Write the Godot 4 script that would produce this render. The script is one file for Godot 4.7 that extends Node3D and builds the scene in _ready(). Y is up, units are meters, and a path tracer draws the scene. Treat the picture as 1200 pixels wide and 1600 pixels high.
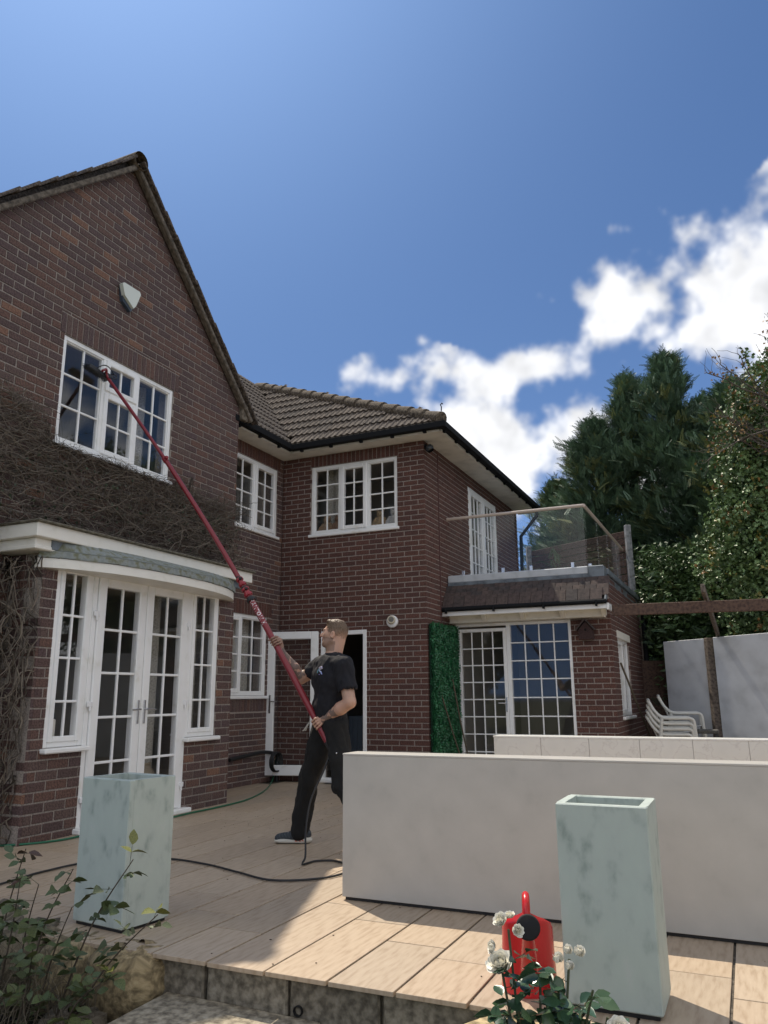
extends Node3D

# ---------------------------------------------------------------- mesh builder
class MB:
	var v := PackedVector3Array()
	var n := PackedVector3Array()
	var c := PackedColorArray()
	var t := PackedVector2Array()
	var i := PackedInt32Array()
	var col := Color.WHITE
	var uo := Vector2.ZERO
	func uvof(p: Vector3, nn: Vector3) -> Vector2:
		var a := nn.abs()
		if a.y >= a.x and a.y >= a.z:
			return Vector2(p.x, p.z) + uo
		if a.x >= a.z:
			return Vector2(p.z, p.y) + uo
		return Vector2(p.x, p.y) + uo
	func poly(pts: Array) -> void:          # convex, counter-clockwise seen from outside
		var nn: Vector3 = (pts[1] - pts[0]).cross(pts[2] - pts[0]).normalized()
		var b := v.size()
		for p in pts:
			v.append(p); n.append(nn); c.append(col); t.append(uvof(p, nn))
		for k in range(1, pts.size() - 1):
			i.append(b); i.append(b + k + 1); i.append(b + k)
	func cbox(cen: Vector3, size: Vector3, bas := Basis(), bev := 0.0) -> void:   # box with chamfered edges
		var h := size * 0.5
		var e: float = min(bev, min(h.x, min(h.y, h.z)) * 0.9)
		var ax := [bas.x, bas.y, bas.z]
		var hh := [h.x, h.y, h.z]
		for k in 3:
			for s in [-1.0, 1.0]:
				var a: int = (k + 1) % 3
				var b: int = (k + 2) % 3
				var o: Vector3 = cen + ax[k] * hh[k] * s
				var p: Vector3 = ax[a] * (hh[a] - e)
				var q: Vector3 = ax[b] * (hh[b] - e)
				if s > 0: poly([o - p - q, o + p - q, o + p + q, o - p + q])
				else: poly([o - p - q, o - p + q, o + p + q, o + p - q])
		if e <= 0.0: return
		for k in 3:
			var a: int = (k + 1) % 3
			var b: int = (k + 2) % 3
			for s in [-1.0, 1.0]:
				for r in [-1.0, 1.0]:
					var w: Vector3 = ax[k] * (hh[k] - e)
					var p1: Vector3 = cen + ax[a] * hh[a] * s + ax[b] * (hh[b] - e) * r
					var p2: Vector3 = cen + ax[a] * (hh[a] - e) * s + ax[b] * hh[b] * r
					poly([p1 + w, p1 - w, p2 - w, p2 + w] if _out([p1 + w, p1 - w, p2 - w], cen) else [p1 - w, p1 + w, p2 + w, p2 - w])
		for sx in [-1.0, 1.0]:
			for sy in [-1.0, 1.0]:
				for sz in [-1.0, 1.0]:
					var g: Vector3 = ax[0] * h.x * sx + ax[1] * h.y * sy + ax[2] * h.z * sz
					var a1: Vector3 = cen + g - ax[1] * e * sy - ax[2] * e * sz
					var a2: Vector3 = cen + g - ax[0] * e * sx - ax[2] * e * sz
					var a3: Vector3 = cen + g - ax[0] * e * sx - ax[1] * e * sy
					if _out([a1, a2, a3], cen): poly([a1, a2, a3])
					else: poly([a1, a3, a2])
	func _out(p: Array, cen: Vector3) -> bool:
		return (p[1] - p[0]).cross(p[2] - p[0]).dot((p[0] + p[1] + p[2]) / 3.0 - cen) > 0.0
	func bar(a: Vector3, b: Vector3, w: float, h: float, up := Vector3.UP, bev := 0.0) -> void:   # box from a to b; w across, h along up
		var z := (b - a).normalized()
		var x := up.cross(z).normalized()
		var y := z.cross(x)
		cbox((a + b) * 0.5, Vector3(w, h, (b - a).length()), Basis(x, y, z), bev)
	func grid(P: Array, N: Array, uscale := 1.0) -> void:  # rows of points with normals, smooth
		var b := v.size()
		var w: int = P[0].size()
		for r in P.size():
			for k in w:
				v.append(P[r][k]); n.append(N[r][k]); c.append(col); t.append(uvof(P[r][k], N[r][k]))
		var flip := -1
		for r in P.size() - 1:
			for k in w - 1:
				var q := b + r * w + k
				if flip < 0:
					var f := (v[q + 1] - v[q]).cross(v[q + w] - v[q])
					if f.length_squared() < 1e-16: continue
					flip = 1 if f.dot(n[q] + n[q + 1] + n[q + w]) > 0 else 0
				if flip == 1: i.append_array([q, q + w, q + 1, q + 1, q + w, q + w + 1])
				else: i.append_array([q, q + 1, q + w, q + 1, q + w + 1, q + w])
	func tube(pts: Array, rs: Array, sides := 8, caps := true) -> void:
		var P := []
		var N := []
		var ref := Vector3.UP
		for k in pts.size():
			var d: Vector3 = (pts[min(k + 1, pts.size() - 1)] - pts[max(k - 1, 0)]).normalized()
			if abs(d.dot(ref)) > 0.95: ref = Vector3.RIGHT if abs(d.x) < 0.9 else Vector3.BACK
			var x := ref.cross(d).normalized()
			var y := d.cross(x)
			ref = y
			var pr := []
			var nr := []
			for s in sides + 1:
				var an := TAU * s / sides
				var dir := x * cos(an) + y * sin(an)
				pr.append(pts[k] + dir * rs[min(k, rs.size() - 1)]); nr.append(dir)
			P.append(pr); N.append(nr)
		grid(P, N)
		if caps:
			var a: Array = P[0].slice(0, sides)
			a.reverse()
			poly(a)
			poly(P[P.size() - 1].slice(0, sides))
	func lathe(prof: Array, sides: int, xf := Transform3D()) -> void:   # profile of (r, y), bottom to top, outside
		var P := []
		var N := []
		for k in prof.size():
			var d: Vector2 = prof[min(k + 1, prof.size() - 1)] - prof[max(k - 1, 0)]
			var nn := Vector2(d.y, -d.x).normalized()
			var pr := []
			var nr := []
			for s in sides + 1:
				var an := TAU * s / sides
				pr.append(xf * Vector3(prof[k].x * cos(an), prof[k].y, prof[k].x * sin(an)))
				nr.append((xf.basis * Vector3(nn.x * cos(an), nn.y, nn.x * sin(an))).normalized())
			P.append(pr); N.append(nr)
		grid(P, N)
	func prism(pl: Array, o: Vector3, U: Vector3, V: Vector3, d: float) -> void:   # polygon (ccw in U,V), extruded by d along UxV from o
		var W := U.cross(V).normalized() * d
		var top := []
		var bot := []
		for p in pl:
			top.append(o + U * p.x + V * p.y + W); bot.append(o + U * p.x + V * p.y)
		var m: int = pl.size()
		for k in m:
			var q: int = (k + 1) % m
			poly([bot[k], bot[q], top[q], top[k]])
		var tri := Geometry2D.triangulate_polygon(PackedVector2Array(pl))
		for k in range(0, tri.size(), 3):
			var a := tri[k]
			var b := tri[k + 1]
			var e := tri[k + 2]
			if (pl[b] - pl[a]).cross(pl[e] - pl[a]) < 0:
				var sw := b
				b = e
				e = sw
			poly([top[a], top[b], top[e]])
			poly([bot[a], bot[e], bot[b]])
	func mesh() -> ArrayMesh:
		var m := ArrayMesh.new()
		var A := []
		A.resize(Mesh.ARRAY_MAX)
		A[Mesh.ARRAY_VERTEX] = v; A[Mesh.ARRAY_NORMAL] = n; A[Mesh.ARRAY_COLOR] = c; A[Mesh.ARRAY_TEX_UV] = t; A[Mesh.ARRAY_INDEX] = i
		m.add_surface_from_arrays(Mesh.PRIMITIVE_TRIANGLES, A)
		return m

# ---------------------------------------------------------------- nodes, names, labels
var taken := {}
var M := {}
var TX := {}
var rng := RandomNumberGenerator.new()
const CAM := Vector3(0, 1.18, 0)
var cam_basis: Basis

func numbered(s: String) -> String:
	if not taken.has(s):
		taken[s] = 0
		return s
	taken[s] += 1
	return "%s_%03d" % [s, taken[s]]
func tag(o: Node, label: String, category: String, group := "") -> Node:
	o.set_meta("label", label)
	o.set_meta("category", category)
	if group != "": o.set_meta("group", group)
	return o
func thing(called: String, label: String, category: String, at := Vector3.ZERO, turn := 0.0, group := "") -> Node3D:
	var o := Node3D.new()
	o.name = numbered(called)
	add_child(o)
	o.position = at
	o.rotation.y = turn
	tag(o, label, category, group)
	return o
func part(called: String, parent: Node, at := Vector3.ZERO) -> Node3D:
	var o := Node3D.new()
	o.name = called
	o.position = at
	parent.add_child(o, true)
	return o
func obj(called: String, what, m: Material, parent: Node = null) -> MeshInstance3D:
	var o := MeshInstance3D.new()
	o.mesh = what.mesh() if what is MB else what
	o.set_surface_override_material(0, m)
	if parent == null:
		o.name = numbered(called)
		add_child(o)
	else:
		o.name = called
		parent.add_child(o, true)
	return o
func struct(called: String, what, m: Material) -> MeshInstance3D:
	var o := obj(called, what, m)
	o.set_meta("kind", "structure")
	return o
func seen(p: Vector3) -> Vector3:     # how large a spot of the place shows: x, y in half-frames, z distance along the view
	var q := cam_basis.inverse() * (p - CAM)
	if q.z > -0.1: return Vector3(9, 9, 1)
	return Vector3(q.x / -q.z / 0.4955, q.y / -q.z / 0.6607, -q.z)
func dirs(az: float, el: float) -> Vector3:
	return Vector3(sin(az) * cos(el), sin(el), -cos(az) * cos(el))

# ---------------------------------------------------------------- materials
func noise_img(sz: int, freq: float, oct: int, sd: int, typ := FastNoiseLite.TYPE_SIMPLEX_SMOOTH) -> Image:
	var f := FastNoiseLite.new()
	f.seed = sd; f.noise_type = typ; f.frequency = freq; f.fractal_octaves = oct
	f.fractal_type = FastNoiseLite.FRACTAL_FBM
	return f.get_seamless_image(sz, sz)
func ramp_tex(img: Image, stops: Array, cols: Array) -> ImageTexture:    # colours are sRGB
	var g := Gradient.new()
	g.offsets = PackedFloat32Array(stops)
	g.colors = PackedColorArray(cols)
	var lut := PackedByteArray()
	for k in 256:
		var q := g.sample(k / 255.0)
		lut.append_array([int(q.r * 255), int(q.g * 255), int(q.b * 255)])
	img.convert(Image.FORMAT_L8)
	var d := img.get_data()
	var o := PackedByteArray()
	o.resize(d.size() * 3)
	for k in d.size():
		var b := d[k] * 3
		o[k * 3] = lut[b]; o[k * 3 + 1] = lut[b + 1]; o[k * 3 + 2] = lut[b + 2]
	var im := Image.create_from_data(img.get_width(), img.get_height(), false, Image.FORMAT_RGB8, o)
	return ImageTexture.create_from_image(im)
func gray(a: float) -> Color: return Color(a, a, a)
func mk(col: Color, rough := 0.7, tex: Texture2D = null, scale := 1.0, bump: Texture2D = null, cm := 0.0, vc := false, tri := false) -> StandardMaterial3D:   # col is linear
	var m := StandardMaterial3D.new()
	m.albedo_color = col.linear_to_srgb()
	m.roughness = rough
	if tex: m.albedo_texture = tex
	if bump:
		m.heightmap_enabled = true
		m.heightmap_texture = bump
		m.heightmap_scale = cm
	m.uv1_scale = Vector3.ONE * scale
	m.uv1_triplanar = tri
	m.vertex_color_use_as_albedo = vc
	return m
func glass(tint: Color, a := 0.06) -> StandardMaterial3D:
	var m := StandardMaterial3D.new()
	m.albedo_color = Color(tint.r, tint.g, tint.b, a)
	m.transparency = BaseMaterial3D.TRANSPARENCY_ALPHA
	m.roughness = 0.0
	m.metallic_specular = 0.42
	return m
func make_materials() -> void:
	TX.fine = ramp_tex(noise_img(512, 0.03, 5, 3), [0.0, 0.3, 0.7, 1.0], [gray(.55), gray(.8), gray(.92), gray(1)])
	TX.patch = ramp_tex(noise_img(512, 0.008, 6, 9), [0.0, 0.35, 0.65, 1.0], [gray(.62), gray(.84), gray(.95), gray(1)])
	TX.soft = ramp_tex(noise_img(512, 0.006, 4, 19), [0.0, 0.4, 1.0], [gray(.86), gray(.94), gray(1)])
	TX.faint = ramp_tex(noise_img(512, 0.01, 6, 29), [0.0, 0.3, 0.6, 1.0], [gray(.93), gray(.965), gray(.98), gray(1)])
	TX.h_fine = ImageTexture.create_from_image(noise_img(512, 0.05, 4, 5))
	TX.h_patch = ImageTexture.create_from_image(noise_img(512, 0.015, 5, 6))
	TX.brick = ramp_tex(noise_img(512, 0.02, 6, 33), [0.0, 0.25, 0.5, 0.8, 1.0], [Color(.42, .38, .38), Color(.74, .7, .7), Color(.9, .88, .87), Color(1, .98, .96), Color(1, 1, 1)])
	# porcelain plank print: long streaks along z
	var st := noise_img(512, 0.012, 5, 41)
	TX.plank = ramp_tex(st, [0.0, 0.3, 0.5, 0.7, 1.0], [Color(.86, .83, .8), Color(.93, .91, .89), Color(.965, .955, .945), Color(.985, .975, .965), Color(1, 1, 1)])
	# patina of the planters: pale green with dark blooms
	TX.patina = ramp_tex(noise_img(1024, 0.006, 6, 77), [0.0, 0.14, 0.28, 0.42, 0.7, 1.0], [Color(.72, .76, .76), Color(.82, .85, .84), Color(.91, .93, .925), Color(.96, .975, .97), Color(.97, .99, .98), Color(1, 1, 1)])
	# concrete, mottled
	TX.concrete = ramp_tex(noise_img(512, 0.012, 7, 55), [0.0, 0.25, 0.45, 0.6, 0.8, 1.0], [Color(.5, .48, .45), Color(.64, .62, .58), Color(.76, .74, .7), Color(.86, .84, .79), Color(.94, .92, .88), Color(1, 1, .97)])
	# marble: white with faint grey veins
	var mv := noise_img(1024, 0.004, 6, 91)
	TX.marble = ramp_tex(mv, [0.0, 0.44, 0.485, 0.5, 0.515, 0.56, 1.0], [Color(.95, .95, .94), Color(.97, .97, .96), Color(.955, .95, .94), Color(.9, .895, .885), Color(.955, .95, .945), Color(.98, .98, .97), Color(.95, .95, .94)])
	TX.moss = ramp_tex(noise_img(512, 0.012, 6, 61), [0.0, 0.4, 0.55, 0.7, 1.0], [Color(.58, .6, .6), Color(.66, .68, .68), Color(.62, .63, .6), Color(.55, .55, .46), Color(.47, .47, .36)])
	TX.lichen = ramp_tex(noise_img(512, 0.02, 6, 62), [0.0, 0.35, 0.5, 0.62, 0.75, 1.0], [Color(.42, .39, .38), Color(.62, .58, .56), Color(.75, .71, .68), Color(.85, .81, .77), Color(.96, .94, .9), Color(1, 1, .98)])
	TX.dirty_white = ramp_tex(noise_img(512, 0.008, 6, 71), [0.0, 0.2, 0.35, 1.0], [Color(.93, .92, .89), Color(.965, .965, .955), Color(.985, .985, .98), Color(1, 1, 1)])
	M.mortar_old = mk(Color(.41, .355, .31), .95, TX.fine, 3.0, TX.h_fine, .25)
	M.mortar_new = mk(Color(.44, .375, .33), .95, TX.fine, 3.0, TX.h_fine, .25)
	M.old_brick = []
	for q in [Color(.14, .09, .08), Color(.125, .085, .083), Color(.155, .094, .078), Color(.115, .077, .072), Color(.165, .096, .076), Color(.132, .084, .076), Color(.145, .1, .088), Color(.25, .14, .095)]:
		M.old_brick.append(mk(q, .85, TX.brick, 4.3, TX.h_fine, .22))
	M.new_brick = []
	for q in [Color(.135, .064, .05), Color(.124, .061, .05), Color(.145, .068, .052), Color(.114, .056, .047), Color(.152, .07, .054), Color(.126, .062, .05)]:
		M.new_brick.append(mk(q, .85, TX.brick, 4.3, TX.h_fine, .2))
	M.brick_vc = mk(Color(1, 1, 1), .85, TX.brick, 4.3, TX.h_fine, .2, true)
	M.white = mk(Color(.87, .87, .86), .32, TX.dirty_white, .9)
	M.white_plain = mk(Color(.8, .8, .8), .3)
	M.cream = mk(Color(.77, .74, .66), .5, TX.dirty_white, 1.3)
	M.fascia = mk(Color(.8, .78, .72), .5, TX.dirty_white, 1.1)
	M.soffit = mk(Color(.74, .71, .64), .6, TX.soft, .8)
	M.seal = mk(Color(.05, .05, .05), .6)
	M.glass = glass(Color(.6, .7, .7), .006)
	M.glass_rail = glass(Color(.7, .8, .8), .012)
	M.glass_rail.metallic_specular = .3
	M.gutter = mk(Color(.014, .015, .017), .7)
	M.gutter.metallic_specular = .2
	M.black = mk(Color(.012, .012, .013), .5)
	M.steel = mk(Color(.55, .55, .56), .25)
	M.steel.metallic = 1.0
	M.lead = mk(Color(.3, .33, .36), .55, TX.patch, 1.6)
	M.lead_dark = mk(Color(.16, .19, .22), .5, TX.patch, 1.3)
	M.lead_moss = mk(Color(.62, .64, .62), .85, TX.moss, 1.7, TX.h_patch, .5)
	M.timber = mk(Color(.12, .075, .055), .8, TX.brick, 1.8, TX.h_fine, .3)
	M.timber_grey = mk(Color(.17, .145, .12), .85, TX.brick, 2.0, TX.h_fine, .3)
	M.tile = []
	for q in [Color(.165, .145, .132), Color(.145, .13, .12), Color(.185, .16, .142), Color(.155, .135, .12), Color(.175, .155, .142)]:
		M.tile.append(mk(q, .9, TX.lichen, 2.4, TX.h_fine, .35))
	M.ridge = mk(Color(.19, .165, .13), .95, TX.lichen, 2.0, TX.h_fine, .4)
	M.plain_tile = []
	for q in [Color(.075, .055, .05), Color(.09, .062, .055), Color(.065, .052, .05), Color(.1, .07, .06)]:
		M.plain_tile.append(mk(q, .8, TX.patch, 3.2, TX.h_fine, .2))
	M.tile_orange = mk(Color(.42, .2, .13), .7, TX.lichen, 3.0)
	M.plaster = mk(Color(.4, .38, .34), .9)
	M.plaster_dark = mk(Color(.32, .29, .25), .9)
	M.carpet = mk(Color(.16, .13, .1), .95, TX.fine, 4.0)
	M.curtain = mk(Color(.6, .57, .5), .9, TX.fine, 3.0)
	M.curtain.backlight = Color(.3, .3, .28)
	M.rock = mk(Color(.26, .22, .15), .95, TX.concrete, 3.2, TX.h_patch, .5)

# ---------------------------------------------------------------- walls of brick
# A frame is [origin, normal]; the wall runs along Y x normal.
func fp(fr: Array, a: float, b: float, d := 0.0) -> Vector3:
	var nn: Vector3 = fr[1]
	return fr[0] + Vector3.UP.cross(nn) * a + Vector3.UP * b + nn * d
func fbasis(fr: Array) -> Basis:
	return Basis(Vector3.UP.cross(fr[1]), Vector3.UP, fr[1])
func rect_minus(r: Rect2, cut: Rect2) -> Array:
	if not r.intersects(cut): return [r]
	var o := []
	var x := r.intersection(cut)
	if x.size.x < 0.002 or x.size.y < 0.002: return [r]
	if x.position.x - r.position.x > 0.012: o.append(Rect2(r.position.x, r.position.y, x.position.x - r.position.x, r.size.y))
	if r.end.x - x.end.x > 0.012: o.append(Rect2(x.end.x, r.position.y, r.end.x - x.end.x, r.size.y))
	if x.position.y - r.position.y > 0.008: o.append(Rect2(x.position.x, r.position.y, x.size.x, x.position.y - r.position.y))
	if r.end.y - x.end.y > 0.008: o.append(Rect2(x.position.x, x.end.y, x.size.x, r.end.y - x.end.y))
	return o
func wall_slab(mb: MB, fr: Array, W: float, H: float, holes: Array, front := -0.007, thick := 0.22) -> void:
	var xs := [0.0, W]
	for h in holes:
		for e in [h.position.x, h.end.x]:
			if e > 0.001 and e < W - 0.001: xs.append(e)
	xs.sort()
	for k in xs.size() - 1:
		if xs[k + 1] - xs[k] < 0.001: continue
		var rs := [Rect2(xs[k], 0, xs[k + 1] - xs[k], H)]
		for h in holes:
			var nx := []
			for r in rs: nx.append_array(rect_minus(r, h))
			rs = nx
		for r in rs:
			mb.cbox(fp(fr, r.get_center().x, r.get_center().y, front - thick * 0.5), Vector3(r.size.x, r.size.y, thick), fbasis(fr))
var brick_meshes := {}
func brick_mesh(w: float, h: float, vr: int) -> ArrayMesh:
	var key := "%d_%d_%d" % [roundi(w * 500), roundi(h * 500), vr]
	if brick_meshes.has(key): return brick_meshes[key]
	var mb := MB.new()
	mb.uo = Vector2(vr * 0.371, vr * 0.217)
	brick_into(mb, Vector3.ZERO, Basis(), w, h)
	brick_meshes[key] = mb.mesh()
	return brick_meshes[key]
func brick_into(mb: MB, o: Vector3, b: Basis, w: float, h: float) -> void:   # front and four sides, arris knocked off
	var e := 0.0035
	var x := w * 0.5
	var y := h * 0.5
	var f := [Vector3(-x + e, -y + e, 0), Vector3(x - e, -y + e, 0), Vector3(x - e, y - e, 0), Vector3(-x + e, y - e, 0)]
	var m := [Vector3(-x, -y, -e), Vector3(x, -y, -e), Vector3(x, y, -e), Vector3(-x, y, -e)]
	var k := [Vector3(-x, -y, -.03), Vector3(x, -y, -.03), Vector3(x, y, -.03), Vector3(-x, y, -.03)]
	var T := Transform3D(b, o)
	mb.poly([T * f[0], T * f[1], T * f[2], T * f[3]])
	for q in 4:
		var r := (q + 1) % 4
		mb.poly([T * m[q], T * m[r], T * f[r], T * f[q]])
		mb.poly([T * k[q], T * k[r], T * m[r], T * m[q]])
func lay_bricks(list: Array, fr: Array, W: float, H: float, holes: Array, bl: float, bh: float, tones: Array, wall: Node3D, clip := [], off := 0.0, y0 := 0.0) -> void:
	var j := 0.0125
	var rows := int(ceil((H - y0) / bh))
	var wash := FastNoiseLite.new()      # bricks came in batches and weathered in patches
	wash.seed = 51
	wash.frequency = .55
	wash.fractal_octaves = 3
	for r in rows:
		var b0 := y0 + r * bh
		var b1: float = min(b0 + bh - j, H)
		var a := -bl + off + (bl * 0.5 if r % 2 == 1 else 0.0)
		while a < W:
			var x0: float = max(a, 0.0)
			var x1: float = min(a + bl - j, W)
			a += bl
			if x1 - x0 < 0.012: continue
			var rs := [Rect2(x0, b0, x1 - x0, b1 - b0)]
			for h in holes:
				var nx := []
				for q in rs: nx.append_array(rect_minus(q, h))
				rs = nx
			for q in rs:
				var wx: float = wash.get_noise_2d(q.position.x + fr[0].x * 3.0, q.position.y + fr[0].z)
				var tone: int = clampi(int((wx * .9 + .5 + rng.randfn() * .22) * 6.0), 0, mini(6, tones.size() - 1))
				if tones.size() == 8 and rng.randf() < .035: tone = 7
				q = Rect2(q.position + Vector2(rng.randf_range(-.001, .0015), rng.randf_range(-.001, .001)), q.size - Vector2(rng.randf_range(0, .003), rng.randf_range(0, .0022)))
				var ent := {"r": q, "fr": fr, "m": tones[tone], "w": wall, "d": rng.randf_range(-.0015, .0015)}
				if clip.size():
					var pl := PackedVector2Array([q.position, Vector2(q.end.x, q.position.y), q.end, Vector2(q.position.x, q.end.y)])
					var kept := Geometry2D.intersect_polygons(pl, PackedVector2Array(clip))
					if kept.is_empty(): continue
					var area := 0.0
					for z in kept[0].size(): area += kept[0][z].cross(kept[0][(z + 1) % kept[0].size()])
					if abs(abs(area) * 0.5 - q.get_area()) > 1e-5:
						if Geometry2D.is_polygon_clockwise(kept[0]): kept[0].reverse()
						ent.pl = kept[0]
				list.append(ent)
func soldiers(list: Array, fr: Array, a0: float, a1: float, b0: float, h: float, w: float, tones: Array, wall: Node3D) -> void:
	var cnt := int(round((a1 - a0) / w))
	for k in cnt:
		var ww := (a1 - a0) / cnt
		list.append({"r": Rect2(a0 + k * ww + .005, b0, ww - .011, h - .01), "fr": fr, "m": tones[rng.randi() % min(7, tones.size())], "w": wall, "d": rng.randf_range(-.001, .002)})
func set_bricks(list: Array, house: Node3D, most := 300) -> void:
	var order := []
	for k in list.size():
		var e: Dictionary = list[k]
		var p := fp(e.fr, e.r.get_center().x, e.r.get_center().y)
		var s := seen(p)
		var sc: float = 0.0
		if not e.has("pl") and abs(s.x) < 0.99 and abs(s.y) < 0.99 and not e.get("hid", false):
			sc = e.r.get_area() * abs(e.fr[1].dot((CAM - p).normalized())) / (s.z * s.z)
		order.append([sc, k])
	order.sort_custom(func(a, b): return a[0] > b[0])
	var single := {}
	for k in min(most, order.size()):
		if order[k][0] > 0: single[order[k][1]] = true
	var rest := MB.new()
	for k in list.size():
		var e: Dictionary = list[k]
		var cen: Vector2 = e.r.get_center()
		var p := fp(e.fr, cen.x, cen.y, e.d)
		if single.has(k):
			var o := obj("brick", brick_mesh(e.r.size.x, e.r.size.y, k % 5), e.m, e.w)
			o.transform = Transform3D(fbasis(e.fr) * Basis(Vector3(0, 0, 1), rng.randf_range(-.006, .006)), p)
		else:
			rest.uo = Vector2((k * 37 % 101) * .01, (k * 53 % 97) * .01)
			rest.col = e.m.albedo_color.srgb_to_linear()
			if e.has("pl"):
				var pl := []
				for q in e.pl: pl.append(q)
				rest.prism(pl, fp(e.fr, 0, 0, e.d - .02), Vector3.UP.cross(e.fr[1]), Vector3.UP, .02)
			else:
				brick_into(rest, p, fbasis(e.fr), e.r.size.x, e.r.size.y)
	var ro := obj("brickwork", rest, M.brick_vc, house)
	ro.set_meta("kind", "stuff")

# ---------------------------------------------------------------- windows, rooms, doors
func rebase(o: Node3D, at: Vector3) -> void:
	o.position = at
	for ch in o.get_children(): ch.position -= at
func fbox(mb: MB, fr: Array, a0: float, b0: float, a1: float, b1: float, d0: float, d1: float, bev := 0.004) -> void:
	mb.cbox(fp(fr, (a0 + a1) * .5, (b0 + b1) * .5, (d0 + d1) * .5), Vector3(a1 - a0, b1 - b0, d1 - d0), fbasis(fr), bev)
func ring(mb: MB, fr: Array, a0: float, b0: float, a1: float, b1: float, w: float, d0: float, d1: float, bw := -1.0, bev := 0.005) -> void:
	if bw < 0: bw = w
	fbox(mb, fr, a0, b0, a0 + w, b1, d0, d1, bev)
	fbox(mb, fr, a1 - w, b0, a1, b1, d0, d1, bev)
	fbox(mb, fr, a0 + w, b0, a1 - w, b0 + bw, d0, d1 - .0015, bev)
	fbox(mb, fr, a0 + w, b1 - w, a1 - w, b1, d0, d1 - .0015, bev)
func glaze(node: Node3D, fr: Array, a0: float, b0: float, a1: float, b1: float, nc: int, nr: int, d: float, bw := .022, m: Material = null, first := -1.0) -> void:
	var bm: Material = m if m else M.white
	var xs := [a0]
	for k in range(1, nc): xs.append(lerpf(a0, a1, float(k) / nc))
	xs.append(a1)
	var ys := [b0]
	var rest := b1 - b0
	for k in range(1, nr):
		if first > 0: ys.append(b0 + first + (rest - first) * (k - 1) / (nr - 1))
		else: ys.append(b0 + rest * k / nr)
	ys.append(b1)
	for k in range(1, nc):
		var mb := MB.new()
		fbox(mb, fr, xs[k] - bw * .5, b0, xs[k] + bw * .5, b1, d - .03, d - .004, .004)
		obj("glazing_bar", mb, bm, node)
	for k in range(1, nr):
		var mb := MB.new()
		fbox(mb, fr, a0, ys[k] - bw * .5, a1, ys[k] + bw * .5, d - .029, d - .006, .004)
		obj("glazing_bar", mb, bm, node)
	var tx := rng.randf_range(-.004, .004)
	var ty := rng.randf_range(-.005, .005)
	for k in nc:
		for q in nr:
			var mb := MB.new()
			var bs := fbasis(fr) * Basis.from_euler(Vector3(tx + rng.randf_range(-.0012, .0012), ty + rng.randf_range(-.0012, .0012), 0))
			mb.cbox(fp(fr, (xs[k] + xs[k + 1]) * .5, (ys[q] + ys[q + 1]) * .5, d - .017), Vector3(xs[k + 1] - xs[k] - .002, ys[q + 1] - ys[q] - .002, .004), bs)
			obj("pane", mb, M.glass, node)
func window(house: Node3D, fr: Array, a: float, b: float, w: float, h: float, cols: Array, fd := -.02, sill := true) -> Node3D:
	var nd := part("window", house)
	var mb := MB.new()
	ring(mb, fr, a, b, a + w, b + h, .05, fd - .07, fd)
	var x := a + .05
	var iw := w - .1 - .05 * (cols.size() - 1)
	for k in cols.size():
		var cw: float = iw * cols[k][0]
		if k > 0:
			fbox(mb, fr, x, b + .05, x + .05, b + h - .05, fd - .07, fd - .001, .005)
			x += .05
		var y0 := b + .05
		var y1 := b + h - .05
		match cols[k][1]:
			"fixed":
				glaze(nd, fr, x + .012, y0 + .012, x + cw - .012, y1 - .012, cols[k][2], cols[k][3], fd - .012)
				ring(mb, fr, x, y0, x + cw, y1, .014, fd - .06, fd - .012)
			"sash":
				var sm := MB.new()
				ring(sm, fr, x - .012, y0 - .012, x + cw + .012, y1 + .012, .06, fd - .055, fd + .016, -1.0, .008)
				obj("casement", sm, M.white, nd)
				glaze(nd, fr, x + .048, y0 + .048, x + cw - .048, y1 - .048, cols[k][2], cols[k][3], fd)
			"split":
				var ym := lerpf(y0, y1, .66)
				fbox(mb, fr, x, ym - .025, x + cw, ym + .025, fd - .07, fd - .002, .005)
				var s1 := MB.new()
				ring(s1, fr, x - .012, y0 - .012, x + cw + .012, ym - .012, .06, fd - .055, fd + .016, -1.0, .008)
				obj("casement", s1, M.white, nd)
				glaze(nd, fr, x + .048, y0 + .048, x + cw - .048, ym - .072, cols[k][2], 2, fd)
				var s2 := MB.new()
				ring(s2, fr, x - .012, ym + .012, x + cw + .012, y1 + .012, .06, fd - .055, fd + .016, -1.0, .008)
				obj("casement", s2, M.white, nd)
				glaze(nd, fr, x + .048, ym + .072, x + cw - .048, y1 - .048, cols[k][2], 1, fd)
		x += cw
	obj("frame", mb, M.white, nd)
	if sill:
		var sb := MB.new()
		fbox(sb, fr, a - .03, b - .045, a + w + .03, b - .002, fd - .06, .035, .008)
		obj("sill", sb, M.white, nd)
	return nd
func room(house: Node3D, fr: Array, a0: float, b0: float, a1: float, b1: float, dep: float, m: Material) -> void:
	var mb := MB.new()
	var f := -.232
	fbox(mb, fr, a0 - .06, b0, a0, b1, f - dep, f, 0)
	fbox(mb, fr, a1, b0, a1 + .06, b1, f - dep, f, 0)
	fbox(mb, fr, a0 - .06, b0 - .002, a1 + .06, b1 + .06, f - dep - .06, f - dep, 0)
	fbox(mb, fr, a0, b1, a1, b1 + .06, f - dep, f, 0)
	obj("interior_wall", mb, m, house)
	var fl := MB.new()
	fbox(fl, fr, a0 - .06, b0 - .06, a1 + .06, b0 - .004, f - dep, f, 0)
	obj("floor", fl, M.carpet, house)
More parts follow.
